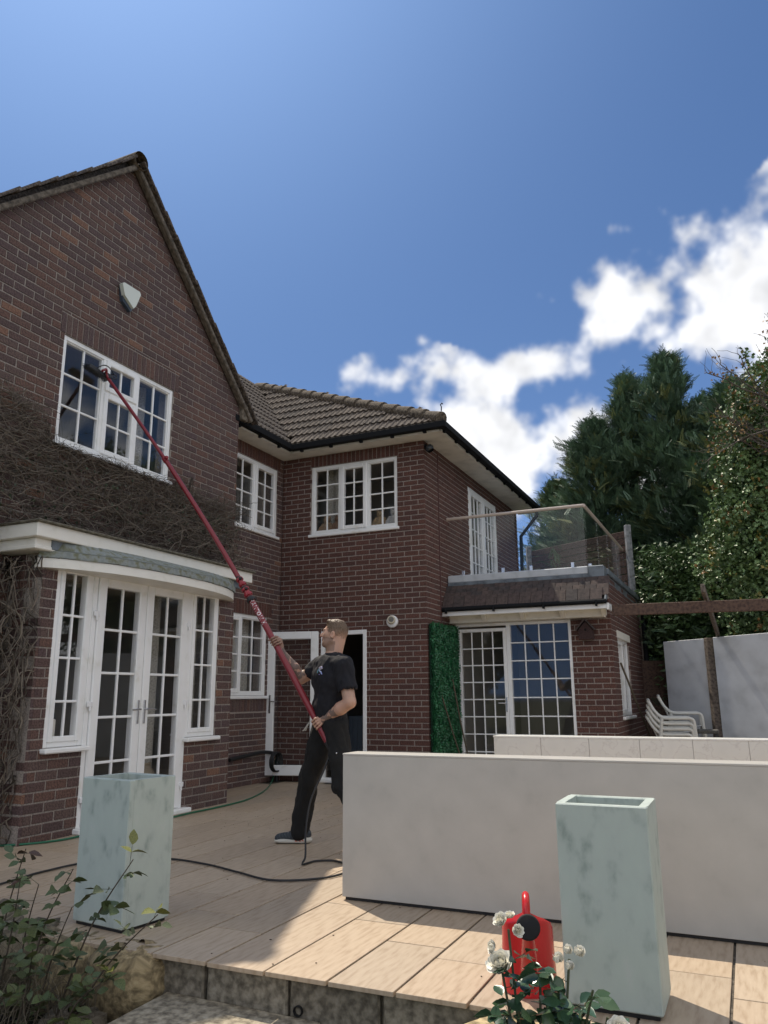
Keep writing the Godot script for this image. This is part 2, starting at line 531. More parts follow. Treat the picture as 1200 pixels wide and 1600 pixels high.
func curtain(house: Node3D, fr: Array, a0: float, a1: float, b0: float, b1: float, d: float, m: Material) -> void:
	var mb := MB.new()
	var P := []
	var N := []
	for r in 2:
		var pr := []
		var nr := []
		for k in 41:
			var s := k / 40.0
			var ph := s * (a1 - a0) / .075 * TAU * .5
			pr.append(fp(fr, lerpf(a0, a1, s), b0 if r == 0 else b1, d + sin(ph) * .022))
			nr.append((fr[1] - Vector3.UP.cross(fr[1]) * cos(ph) * .9).normalized())
		P.append(pr); N.append(nr)
	mb.grid(P, N)
	obj("curtain", mb, m, house)

# ---------------------------------------------------------------- the gabled house
func gabled_house() -> void:
	var H := thing("gabled_house", "brown brick gabled house with creeper over its flat-roofed door bay", "house")
	var wall := part("wall", H)
	var fr := [Vector3(-6, 0, -3.75), Vector3(1, 0, 0)]
	var W := 4.63
	var EV := 5.08
	var gw := Rect2(1.56, 3.68, 1.71, 1.15)
	var mb := MB.new()
	wall_slab(mb, fr, W, EV, [gw, Rect2(1.3, 0, 2.7, 2.3)])
	mb.prism([Vector2(0, EV), Vector2(W, EV), Vector2(W * .5, 7.28)], fp(fr, 0, 0, -.227), Vector3.UP.cross(fr[1]), Vector3.UP, .22)
	mb.cbox(Vector3(-10, EV * .5, -3.87), Vector3(7.5, EV, .22))
	mb.cbox(Vector3(-10, EV * .5, -8.27), Vector3(7.5, EV, .22))
	mb.cbox(Vector3(-13.86, EV * .5, -6.07), Vector3(.22, EV, 4.6))
	mb.cbox(Vector3(-10, 5.02, -6.07), Vector3(7.4, .1, 4.1))
	mb.prism([Vector2(0, 5.08), Vector2(W, 5.08), Vector2(W * .5, 7.28)], Vector3(-13.9, 0, -3.75), Vector3(0, 0, -1), Vector3.UP, .2)
	obj("masonry", mb, M.mortar_old, wall)
	var B := []
	var clip := [Vector2(0, 0), Vector2(W, 0), Vector2(W, EV), Vector2(W * .5, 7.28), Vector2(0, EV)]
	lay_bricks(B, fr, W, 7.28, [gw, Rect2(1.5, 4.83, 1.86, .235), Rect2(1.2, 0, 2.87, 2.5)], .237, .085, M.old_brick, wall, clip, .09)
	soldiers(B, fr, 1.5, 3.36, 4.835, .225, .075, M.old_brick, wall)
	window(H, fr, gw.position.x, gw.position.y, gw.size.x, gw.size.y, [[.345, "fixed", 2, 3], [.31, "split", 2, 2], [.345, "fixed", 2, 3]])
	room(H, fr, .6, 2.75, 4.3, 5.0, 3.2, M.plaster)
	curtain(H, fr, 1.62, 1.9, 3.5, 4.9, -.4, M.curtain)
	curtain(H, fr, 3.0, 3.25, 3.5, 4.9, -.4, M.curtain)
	# roof: two slopes, verge of stepped tiles, ridge, cement fillet under the verge
	var rf := part("roof", H)
	for s in [-1.0, 1.0]:
		var S := Vector3(0, -.95, -s).normalized()    # down the slope
		var up := Vector3(0, 1, -s * .95).normalized()
		var top := Vector3(-5.9, 7.40, -6.065)
		var L := 3.52
		var sl := MB.new()
		sl.cbox(Vector3(-9.95, 0, 0) + Vector3(0, top.y, top.z) + S * L * .5 + up * -.02, Vector3(7.9, .05, L), Basis(Vector3.RIGHT, up, Vector3.RIGHT.cross(up)))
		obj("slope", sl, M.tile[1], rf)
		var fl := MB.new()
		fl.cbox(Vector3(-5.945, 0, 0) + Vector3(0, top.y, top.z) + S * (L * .5 + .02) - up * .076, Vector3(.09, .06, L - .04), Basis(Vector3.RIGHT, up, Vector3.RIGHT.cross(up)), .012)
		obj("verge_fillet", fl, mk(Color(.19, .165, .145), .95, TX.concrete, 2.2, TX.h_patch, .5), rf)
		for k in 12:
			var vt := MB.new()
			var tl := up * .028 + S * (.05 + k * .292)
			var bas := Basis(Vector3.RIGHT, (up + S * .05).normalized(), Vector3.RIGHT.cross((up + S * .05).normalized()))
			vt.uo = Vector2(k * .3, k * .17)
			vt.cbox(Vector3(-6.08 + rng.randf_range(-.006, .006), top.y, top.z) + tl + S * .17, Vector3(.4, .032, .35), bas, .008)
			obj("verge_tile", vt, M.tile[rng.randi() % 5], rf)
	for k in 5:
		var rt := MB.new()
		rt.lathe([Vector2(.0, 0), Vector2(.11, .001), Vector2(.11, .4), Vector2(.0, .401)], 16, Transform3D(Basis(Vector3(0, 0, 1), Vector3(-1, 0, 0), Vector3(0, -1, 0)).orthonormalized(), Vector3(-5.87 - k * .4, 7.36, -6.065)))
		obj("ridge_tile", rt, M.ridge, rf)
	var kn := MB.new()
	kn.cbox(Vector3(-5.985, 5.02, -8.44), Vector3(.1, .24, .13), Basis(), .01)
	obj("kneeler", kn, mk(Color(.24, .21, .18), .95, TX.concrete, 2.0), rf)
	# ---- the bay with french doors
	var bay := part("bay_wall", H)
	var f2 := [Vector3(-5.58, 0, -4.95), Vector3(1, 0, 0)]
	var BW := 2.89
	var holes := [Rect2(.17, .76, .45, 1.64), Rect2(.62, 0, 1.46, 2.4), Rect2(2.08, .76, .52, 1.64)]
	var bm := MB.new()
	wall_slab(bm, f2, BW, 2.52, holes, -.007, .2)
	bm.cbox(Vector3(-5.89, 1.26, -7.74), Vector3(.2, 2.52, .18))
	bm.cbox(Vector3(-5.89, 1.26, -5.05), Vector3(.2, 2.52, .18))
	obj("masonry", bm, M.mortar_old, bay)
	var hb := holes.duplicate()
	hb.append(Rect2(0, 0, .031, 3))
	hb.append(Rect2(.17, 2.3, 2.43, .3))
	lay_bricks(B, f2, BW, 2.45, hb, .237, .0865, M.old_brick, bay, [], .13, -.02)
	var f3 := [Vector3(-6, 0, -4.95), Vector3(0, 0, 1)]
	lay_bricks(B, f3, .42, 2.45, [], .237, .0865, M.old_brick, bay, [], .1955, -.02)
	for e in B:
		if e.fr == f3 or (e.fr == fr and e.r.position.y < 3.4 and e.r.position.x > .6): e.hid = true
	set_bricks(B, H)
	var fr4 := [Vector3(-5.58, 0, -4.95), Vector3(1, 0, 0)]
	for q in [[.17, .45, 2], [2.08, .52, 2]]:
		var sl := part("side_light", H)
		var fm := MB.new()
		ring(fm, fr4, q[0], .76, q[0] + q[1], 2.4, .05, -.09, -.012)
		ring(fm, fr4, q[0] + .045, .805, q[0] + q[1] - .045, 2.355, .05, -.08, .004, -1, .008)
		obj("frame", fm, M.white, sl)
		glaze(sl, fr4, q[0] + .093, .855, q[0] + q[1] - .093, 2.305, 2, 4, -.01, .022, null, .3)
		var sm := MB.new()
		fbox(sm, fr4, q[0] - .03, .715, q[0] + q[1] + .03, .758, -.06, .07, .01)
		obj("sill", sm, M.white, sl)
	var df := part("door_frame", H)
	var dm := MB.new()
	ring(dm, fr4, .62, .0, 2.08, 2.4, .055, -.09, -.006, .05)
	obj("frame", dm, M.white, df)
	var th := MB.new()
	fbox(th, fr4, .58, .0, 2.14, .05, -.01, .09, .01)
	obj("threshold", th, M.white, df)
	for q in [[.675, 1.35, 1], [1.353, 2.025, 0]]:
		var dr := part("french_door", H)
		var lm := MB.new()
		ring(lm, fr4, q[0] + .003, .055, q[1] - .002, 2.34, .105, -.07, .012, .13, .009)
		obj("leaf", lm, M.white, dr)
		glaze(dr, fr4, q[0] + .106, .182, q[1] - .105, 2.237, 2, 5, .002, .024)
		var hd := MB.new()
		var ha: float = q[1] - .045 if q[2] == 1 else q[0] + .045
		fbox(hd, fr4, ha - .016, .93, ha + .016, 1.16, .012, .022, .005)
		hd.tube([fp(fr4, ha, 1.07, .02), fp(fr4, ha, 1.07, .055)], [.009], 8)
		hd.tube([fp(fr4, ha, 1.07, .055), fp(fr4, ha + (-.12 if q[2] == 1 else .12), 1.066, .06)], [.009, .008], 8)
		obj("handle", hd, M.steel, dr)
		for y in [.28, 1.12, 1.96]:
			var hg := MB.new()
			var hx: float = q[0] - .012 if q[2] == 1 else q[1] + .012
			fbox(hg, fr4, hx - .035, y - .02, hx + .035, y + .03, .0, .022, .006)
			hg.tube([fp(fr4, hx, y - .055, .014), fp(fr4, hx, y + .03, .014)], [.012], 8)
			obj("hinge", hg, M.white_plain, dr)
	var hdm := MB.new()
	fbox(hdm, fr4, .14, 2.4, 2.64, 2.5, -.1, -.002, .004)
	obj("head_board", hdm, M.fascia, H)
	room(H, fr, 1.06, 0.0, 4.15, 2.42, 4.0, M.plaster_dark)
	curtain(H, fr4, .2, .34, .2, 2.35, -.32, M.curtain)
	curtain(H, fr4, 1.75, 1.95, .1, 2.35, -.34, M.curtain)
	curtain(H, fr4, 2.4, 2.58, .2, 2.35, -.32, M.curtain)
	var bfl := MB.new()
	bfl.cbox(Vector3(-5.95, -.03, -6.4), Vector3(.5, .05, 2.5))
	obj("floor", bfl, M.carpet, H)
	# bowed canopy over the doors
	var can := part("canopy", H)
	var arc := []
	var zc := -6.36
	var hw := 1.46
	for k in 33:
		var s := -1.0 + k / 16.0
		arc.append(Vector2(zc + s * hw, -5.6 + .40 * pow(1.0 - pow(abs(s), 2.4), .8)))
	var pl := [Vector2(zc - hw, -5.62), Vector2(zc + hw, -5.62)]
	var body := arc.duplicate()
	body.reverse()
	pl = []
	for q in arc: pl.append(q)
	pl.append(Vector2(zc + hw, -5.64)); pl.append(Vector2(zc - hw, -5.64))
	pl.reverse()
	var cm := MB.new()
	cm.prism(pl, Vector3(0, 2.315, 0), Vector3(0, 0, 1), Vector3(1, 0, 0), .085)
	obj("board", cm, M.fascia, can)
	var lm2 := MB.new()
	var P := []
	var N := []
	for r in [[.012, 2.402], [.02, 2.412], [.02, 2.46], [.0, 2.472], [-1.0, 2.60]]:
		var pr := []
		var nr := []
		for k in 33:
			var q: Vector2 = arc[k]
			var tx: Vector2 = arc[min(k + 1, 32)] - arc[max(k - 1, 0)]
			var nn := Vector2(tx.y, -tx.x).normalized()
			if nn.y < 0: nn = -nn
			if r[0] < -.5: pr.append(Vector3(-5.5, r[1], lerpf(q.x, zc, .02)))
			else: pr.append(Vector3(q.y + nn.y * r[0], r[1] + sin(k * 1.3) * .003, q.x + nn.x * r[0]))
			nr.append(Vector3(nn.y, .1 if r[1] < 2.465 else 1.2, nn.x).normalized())
		P.append(pr); N.append(nr)
	lm2.grid(P, N)
	obj("lead_sheet", lm2, M.lead_moss, can)
	var ap := MB.new()
	ap.cbox(Vector3(-5.535, 2.52, -6.40), Vector3(.07, .1, 2.9), Basis(), .005)
	obj("apron", ap, M.lead_dark, can)
	# flat roof over the bay
	var fla := part("flat_roof", H)
	var fs := MB.new()
	fs.cbox(Vector3(-5.715, 2.618, -6.375), Vector3(.53, .125, 3.29), Basis(), .006)
	obj("fascia", fs, M.fascia, fla)
	var f5 := MB.new()
	f5.cbox(Vector3(-5.75, 2.59, -6.38), Vector3(.5, .03, 3.25), Basis(), .004)
	f5.cbox(Vector3(-5.765, 2.505, -4.96), Vector3(.5, .1, .36), Basis(), .006)
	f5.cbox(Vector3(-5.755, 2.475, -4.965), Vector3(.5, .035, .39), Basis(), .006)
	obj("moulding", f5, M.fascia, fla)
	var ft := MB.new()
	ft.cbox(Vector3(-5.7, 2.69, -6.375), Vector3(.58, .022, 3.34), Basis(), .006)
	obj("felt", ft, mk(Color(.22, .21, .18), .95, TX.concrete, 2.5, TX.h_patch, .8), fla)
	# things inside on the sills
	rebase(H, Vector3(-6, 0, -6.07))
	for q in [[Vector3(-5.72, .8, -5.32), .035, .2], [Vector3(-5.72, .8, -5.24), .04, .1], [Vector3(-5.72, .8, -7.2), .03, .15]]:
		var cd := MB.new()
		cd.lathe([Vector2(0, 0), Vector2(q[1], .001), Vector2(q[1], q[2] - .008), Vector2(q[1] - .008, q[2]), Vector2(q[1] * .5, q[2] - .006), Vector2(0, q[2] - .006)], 14, Transform3D(Basis(), q[0]))
		cd.tube([q[0] + Vector3(0, q[2] - .007, 0), q[0] + Vector3(0, q[2] + .012, 0)], [.0015], 5)
		var o := obj("candle", cd, mk(Color(.75, .72, .64), .6))
		tag(o, ["tall white pillar candle on the sill left of the french doors", "short white pillar candle on the sill left of the french doors", "white candle on the sill right of the french doors"][taken["candle"]], "candle")
	for k in 2:
		var sb := MB.new()
		sb.cbox(Vector3(-5.74, .785, [-5.345, -7.27][k]), Vector3(.12, .026, [.42, .46][k]), Basis(), .005)
		var sh := obj("inner_sill", sb, M.white_plain, H)
		sh.position -= H.position
	var wk := thing("wicker_basket", "round wicker basket standing behind the french door glass", "basket", Vector3(-5.98, 0, -6.75))
	var wb := MB.new()
	var prof := []
	for k in 25:
		var s := k / 24.0
		prof.append(Vector2(.13 + .1 * sin(s * PI) + .006 * (k % 2), s * .5))
	wb.lathe(prof, 24)
	obj("body", wb, mk(Color(.4, .33, .24), .8, TX.fine, 8.0), wk)
	var rm := MB.new()
	var rp := []
	for k in 25: rp.append(Vector3(cos(k * TAU / 24) * .135, .5, sin(k * TAU / 24) * .135))
	rm.tube(rp, [.014], 6, false)
	obj("rim", rm, mk(Color(.36, .29, .2), .8), wk)

# ---------------------------------------------------------------- the two-storey rear wing
var tile_meshes := []
func roll_tile(vr: int) -> ArrayMesh:    # interlocking concrete tile with three rolls; x across, z down the slope, y up; origin at the middle of its lower edge
	while tile_meshes.size() <= vr:
		var mb := MB.new()
		mb.uo = Vector2(tile_meshes.size() * .31, tile_meshes.size() * .43)
		var w := .298
		var L := .34
		var P := []
		var N := []
		for r in [0.0, 1.0]:
			var pr := []
			var nr := []
			for k in 19:
				var s := k / 18.0
				var y := .022 * maxf(0.0, cos(s * 3.0 * TAU - PI)) 
				var dy := -.022 * sin(s * 3.0 * TAU - PI) * 3.0 * TAU / w if cos(s * 3.0 * TAU - PI) > 0 else 0.0
				pr.append(Vector3((s - .5) * w, y + .042 - r * .034, -r * L))
				nr.append(Vector3(-dy, 1, .06).normalized())
			P.append(pr); N.append(nr)
		mb.grid(P, N)
		for k in 18:      # the thick front lip
			var a: Vector3 = P[0][k]
			var b: Vector3 = P[0][k + 1]
			mb.poly([a - Vector3(0, .038, 0), b - Vector3(0, .038, 0), b, a])
		tile_meshes.append(mb.mesh())
	return tile_meshes[vr]
func tile_slope(rf: Node3D, o: Vector3, U: Vector3, S: Vector3, lo: Callable, hi: Callable, top: float, gauge := .265) -> void:
	var nn := U.cross(S).normalized()
	var bas := Basis(U, nn, -S)
	var s := 0.0
	var r := 0
	while s < top:
		var a: float = lo.call(s)
		a = floor(a / .3) * .3
		while a < hi.call(s):
			var ca := a + .15
			if ca > lo.call(s + .1) - .1 and ca < hi.call(s + .1) + .06:
				var t := obj("roof_tile", roll_tile(rng.randi() % 4), M.tile[rng.randi() % 5], rf)
				t.transform = Transform3D(bas * Basis.from_euler(Vector3(rng.randf_range(-.012, .012), rng.randf_range(-.008, .008), rng.randf_range(-.008, .008))), o + U * (ca + rng.randf_range(-.003, .003)) + S * (s + rng.randf_range(-.006, .006)) + nn * .012)
			a += .3
		s += gauge
		r += 1
func rear_wing() -> void:
	var H := thing("hipped_wing", "two-storey red brick wing with hipped tile roof and open white back door", "house")
	var wall := part("wall", H)
	var B := []
	var fa := [Vector3(-6.386, 0, -8.38), Vector3(1, 0, 0)]
	var fb := [Vector3(-6.386, 0, -10.17), Vector3(0, 0, 1)]
	var fc := [Vector3(-3.976, 0, -10.17), Vector3(1, 0, 0)]
	var ha := [Rect2(.42, 3.59, 1.22, 1.07), Rect2(.42, 1.2, 1.03, 1.13)]
	var hb := [Rect2(.516, 3.6, 1.46, 1.08), Rect2(.72, .0, .75, 2.12)]
	var hc := [Rect2(2.03, 2.95, 1.65, 1.71)]
	var mb := MB.new()
	wall_slab(mb, fa, 1.79, 4.86, ha)
	wall_slab(mb, fb, 2.403, 4.86, hb)
	wall_slab(mb, [Vector3(-3.976, 0, -10.4), Vector3(1, 0, 0)], 4.97, 4.86, [Rect2(1.8, 2.95, 1.65, 1.71)])
	mb.cbox(Vector3(-8.6, 2.43, -15.3), Vector3(9.2, 4.86, .22))
	mb.cbox(Vector3(-13.2, 2.43, -11.9), Vector3(.22, 4.86, 6.9))
	mb.cbox(Vector3(-8.7, 4.9, -12.8), Vector3(9.2, .06, 5.0))
	obj("masonry", mb, M.mortar_new, wall)
	var sa := [Rect2(.36, 4.66, 1.34, .22), Rect2(.36, 2.33, 1.2, .22), Rect2(.36, .98, 1.2, .22)]
	lay_bricks(B, fa, 1.79, 4.86, ha + sa, .225, .075, M.old_brick, wall, [], .04)
	soldiers(B, fa, .36, 1.70, 4.665, .2, .072, M.new_brick, wall)
	soldiers(B, fa, .36, 1.56, 2.335, .21, .072, M.new_brick, wall)
	soldiers(B, fa, .36, 1.56, .985, .21, .072, M.old_brick, wall)
	lay_bricks(B, fb, 2.41, 4.86, hb + [Rect2(.5, 4.68, 1.5, .2)], .225, .075, M.new_brick, wall, [], .06)
	soldiers(B, fb, .5, 2.0, 4.685, .18, .072, M.new_brick, wall)
	lay_bricks(B, fc, 5.2, 4.86, hc + [Rect2(0, 0, .031, 5), Rect2(1.16, 0, 5, 2.7)], .225, .075, M.new_brick, wall, [], .11)
	for e in B:
		if e.fr == fc and e.r.position.x < 1.12 and e.r.end.y < 2.16: e.hid = true
	set_bricks(B, H)
	window(H, fa, .42, 3.59, 1.22, 1.07, [[.5, "fixed", 2, 4], [.5, "sash", 2, 4]])
	window(H, fa, .42, 1.2, 1.03, 1.13, [[.36, "sash", 1, 4], [.64, "fixed", 2, 4]])
	window(H, fb, .516, 3.6, 1.46, 1.08, [[.335, "fixed", 2, 4], [.33, "sash", 2, 4], [.335, "fixed", 2, 4]])
	room(H, fb, .02, 2.75, 2.15, 4.8, 4.2, M.plaster_dark)
	room(H, fa, .02, 2.75, 1.55, 4.8, 3.6, M.plaster_dark)
	room(H, fa, .02, .1, 1.55, 2.5, 3.6, M.plaster_dark)
	room(H, fb, .02, 0.0, 2.15, 2.4, 4.6, M.plaster_dark)
	curtain(H, fb, .6, .95, 3.3, 4.7, -.34, M.curtain)
	curtain(H, fa, .95, 1.4, 1.1, 2.4, -.3, M.curtain)
	# doorway and the door swung back against the wall
	var df := part("door_frame", H)
	var dm := MB.new()
	ring(dm, fb, .72, .0, 1.47, 2.12, .06, -.08, .004, .06)
	fbox(dm, fb, .7, .0, 1.49, .05, -.05, .06, .008)
	obj("frame", dm, M.white, df)
	var dn := part("back_door", H)
	var hinge := Vector3(-5.675, 0, -10.11)
	var an := deg_to_rad(17.0)
	var dd := Vector3(-cos(an), 0, sin(an))
	# leaf seen from its inner face; the frame runs from the free edge to the hinge
	var free := hinge + dd * .76
	var fd := [Vector3(free.x, .09, free.z), Vector3(sin(an), 0, cos(an))]
	var lm := MB.new()
	ring(lm, fd, 0, 0, .76, 2.03, .11, -.035, .03, .14, .008)
	obj("leaf", lm, M.white, dn)
	glaze(dn, fd, .105, .135, .655, 1.925, 1, 1, .01)
	var hd := MB.new()
	fbox(hd, fd, .04, .86, .07, 1.12, .03, .04, .004)
	hd.tube([fp(fd, .055, 1.03, .035), fp(fd, .055, 1.03, .075), fp(fd, .175, 1.02, .08)], [.009], 8)
	hd.tube([fp(fd, .055, .9, .035), fp(fd, .055, .9, .05)], [.014], 10)
	obj("handle", hd, M.steel, dn)
	var kb := MB.new()
	kb.cbox(fp(fd, -.003, 1.0, -.002), Vector3(.006, 1.5, .02), fbasis(fd))
	obj("lock_plate", kb, M.steel, dn)
	# grey kitchen units seen through the doorway
	var ku := part("kitchen_unit", H)
	for k in 3:
		var um := MB.new()
		um.cbox(Vector3(-5.55 + k * .42, .45, -11.5), Vector3(.41, .86, .5), Basis(), .006)
		for z in 5: um.cbox(Vector3(-5.55 + k * .42 - .16 + z * .08, .45, -11.245), Vector3(.07, .78, .012), Basis(), .005)
		obj("cupboard", um, mk(Color(.08, .1, .125), .5), ku)
	# balcony doors in the side wall
	var bd := part("balcony_door", H)
	var bm := MB.new()
	ring(bm, fc, 2.03, 2.95, 3.68, 4.66, .05, -.08, -.01)
	ring(bm, fc, 2.08, 2.99, 2.855, 4.61, .09, -.07, .008)
	ring(bm, fc, 2.86, 2.99, 3.63, 4.61, .09, -.07, .008)
	obj("frame", bm, M.white, bd)
	glaze(bd, fc, 2.17, 3.08, 2.765, 4.52, 3, 5, 0)
	glaze(bd, fc, 2.95, 3.08, 3.54, 4.52, 3, 5, 0)
	var bh := MB.new()
	fbox(bh, fc, 2.885, 3.7, 2.915, 3.93, .008, .018, .004)
	bh.tube([fp(fc, 2.9, 3.85, .02), fp(fc, 2.9, 3.85, .06), fp(fc, 3.02, 3.845, .065)], [.009], 8)
	obj("handle", bh, M.steel, bd)
	room(H, fc, 1.7, 2.8, 4.0, 4.8, 2.6, M.plaster_dark)
	# vertical joint in the side wall
	var vj := MB.new()
	vj.cbox(Vector3(-3.974, 3.4, -10.74), Vector3(.012, 2.8, .014))
	obj("movement_joint", vj, mk(Color(.09, .04, .038), .9), H)
	# ---- roof
	var rf := part("roof", H)
	var t := .714
	var V0 := Vector3(-6.1, 5.0, -9.87)
	var H0 := Vector3(-3.6, 5.0, -9.87)
	var Pk := Vector3(-8.1, 7.04, -11.87)
	var SB := Vector3(0, 1.02, -1).normalized()
	var SA := Vector3(-1, 1.02, 0).normalized()
	tile_slope(rf, V0 - SB * .06, Vector3.RIGHT, SB, func(s): return -.7 * s, func(s): return 2.5 - 1.573 * s, 2.75)
	tile_slope(rf, Vector3(-6.1, 5.0, -8.1) - SA * .06, Vector3(0, 0, -1), SA, func(_s): return -.3, func(s): return 1.77 + .7 * s, 2.75)
	var under := MB.new()
	var dn2 := Vector3(0, -.05, 0)
	under.poly([V0 + dn2, H0 + dn2, Pk + dn2])
	under.poly([H0, H0 + Vector3(0, 0, -5.7), Pk + Vector3(0, 0, -3.7), Pk])
	under.poly([Vector3(-6.1, 5, -8.0) + dn2, V0 + dn2, Pk + dn2, Vector3(-8.1, 7.04, -8.0) + dn2])
	under.poly([Pk, Pk + Vector3(0, 0, -3.7), Vector3(-12.5, 5, -15.57), Vector3(-12.5, 5, -9.5)])
	obj("roof_deck", under, M.tile[1], rf)
	var hv := (Pk - H0)
	var nT := 16
	for k in nT:
		var a := H0 + hv * (float(k) / nT) + Vector3(0, .035, 0) - hv.normalized() * .03
		var b := H0 + hv * (float(k + 1) / nT) + Vector3(0, .02, 0)
		var rt := MB.new()
		rt.uo = Vector2(k * .4, 0)
		rt.tube([a, b], [.108, .092], 14)
		obj("ridge_tile", rt, M.ridge, rf)
	var hk := MB.new()
	hk.tube([H0 + Vector3(.03, .14, .02), H0 + Vector3(.035, .2, .025), H0 + Vector3(.02, .235, .02), H0 + Vector3(.045, .255, .03), H0 + Vector3(.06, .235, .035)], [.008], 6)
	obj("hip_hook", hk, M.gutter, rf)
	for k in 9:
		var vl := MB.new()
		var a2 := V0 + (Pk - V0) * (k / 9.0)
		vl.bar(a2 + Vector3(0, .045, 0), V0 + (Pk - V0) * ((k + 1) / 9.0) + Vector3(0, .04, 0), .05, .02)
		obj("valley_mortar", vl, mk(Color(.16, .14, .12), .95, TX.concrete, 3.0), rf)
	var ea := part("eaves", H)
	var ec := MB.new()
	ec.cbox(Vector3(-4.85, 4.985, -9.875), Vector3(2.46, .07, .02))
	ec.cbox(Vector3(-6.105, 4.985, -9.0), Vector3(.02, .07, 1.75))
	obj("added_light_stop", ec, M.gutter, ea)  # added black bars that keep sunlight from showing under the tiles
	var so := MB.new()
	so.cbox(Vector3(-4.99, 4.872, -10.03), Vector3(2.8, .025, .29), Basis())
	so.cbox(Vector3(-3.80, 4.871, -12.87), Vector3(.37, .025, 5.4), Basis())
	so.cbox(Vector3(-6.245, 4.873, -9.1), Vector3(.3, .025, 1.57), Basis())
	obj("soffit", so, M.soffit, ea)
	var fm := MB.new()
	fm.cbox(Vector3(-4.85, 4.915, -9.885), Vector3(2.5, .12, .02), Basis(), .003)
	fm.cbox(Vector3(-3.61, 4.915, -12.7), Vector3(.02, .12, 5.65), Basis(), .003)
	fm.cbox(Vector3(-6.09, 4.915, -9.07), Vector3(.02, .12, 1.61), Basis(), .003)
	obj("fascia", fm, M.soffit, ea)
	for q in [[Vector3(-6.04, 4.925, -9.82), Vector3(-3.5, 4.925, -9.82)], [Vector3(-3.545, 4.926, -9.78), Vector3(-3.545, 4.926, -15.5)], [Vector3(-6.04, 4.924, -8.3), Vector3(-6.04, 4.924, -9.85)]]:
		var gm := MB.new()
		gm.bar(q[0], q[1], .105, .085, Vector3.UP, .003)
		obj("gutter", gm, M.gutter, ea)
		var L: float = (q[1] - q[0]).length()
		for k in int(L / .55) + 1:
			var bk := MB.new()
			var bp: Vector3 = q[0].lerp(q[1], (k + .35) / (int(L / .55) + 1.0))
			var inw := Vector3(0, 0, -1) if abs(q[1].x - q[0].x) > .1 else Vector3(-1, 0, 0)
			bk.cbox(bp + inw * .025 + Vector3(0, -.055, 0), Vector3(.05, .045, .05), Basis(), .006)
			obj("gutter_bracket", bk, M.gutter, ea)
	var dp := MB.new()
	dp.tube([Vector3(-3.55, 4.9, -15.35), Vector3(-3.55, 4.75, -15.35), Vector3(-3.9, 4.35, -15.35), Vector3(-3.92, 2.9, -15.35)], [.035], 10)
	obj("downpipe", dp, M.gutter, ea)
	rebase(H, Vector3(-5.18, 0, -10.17))

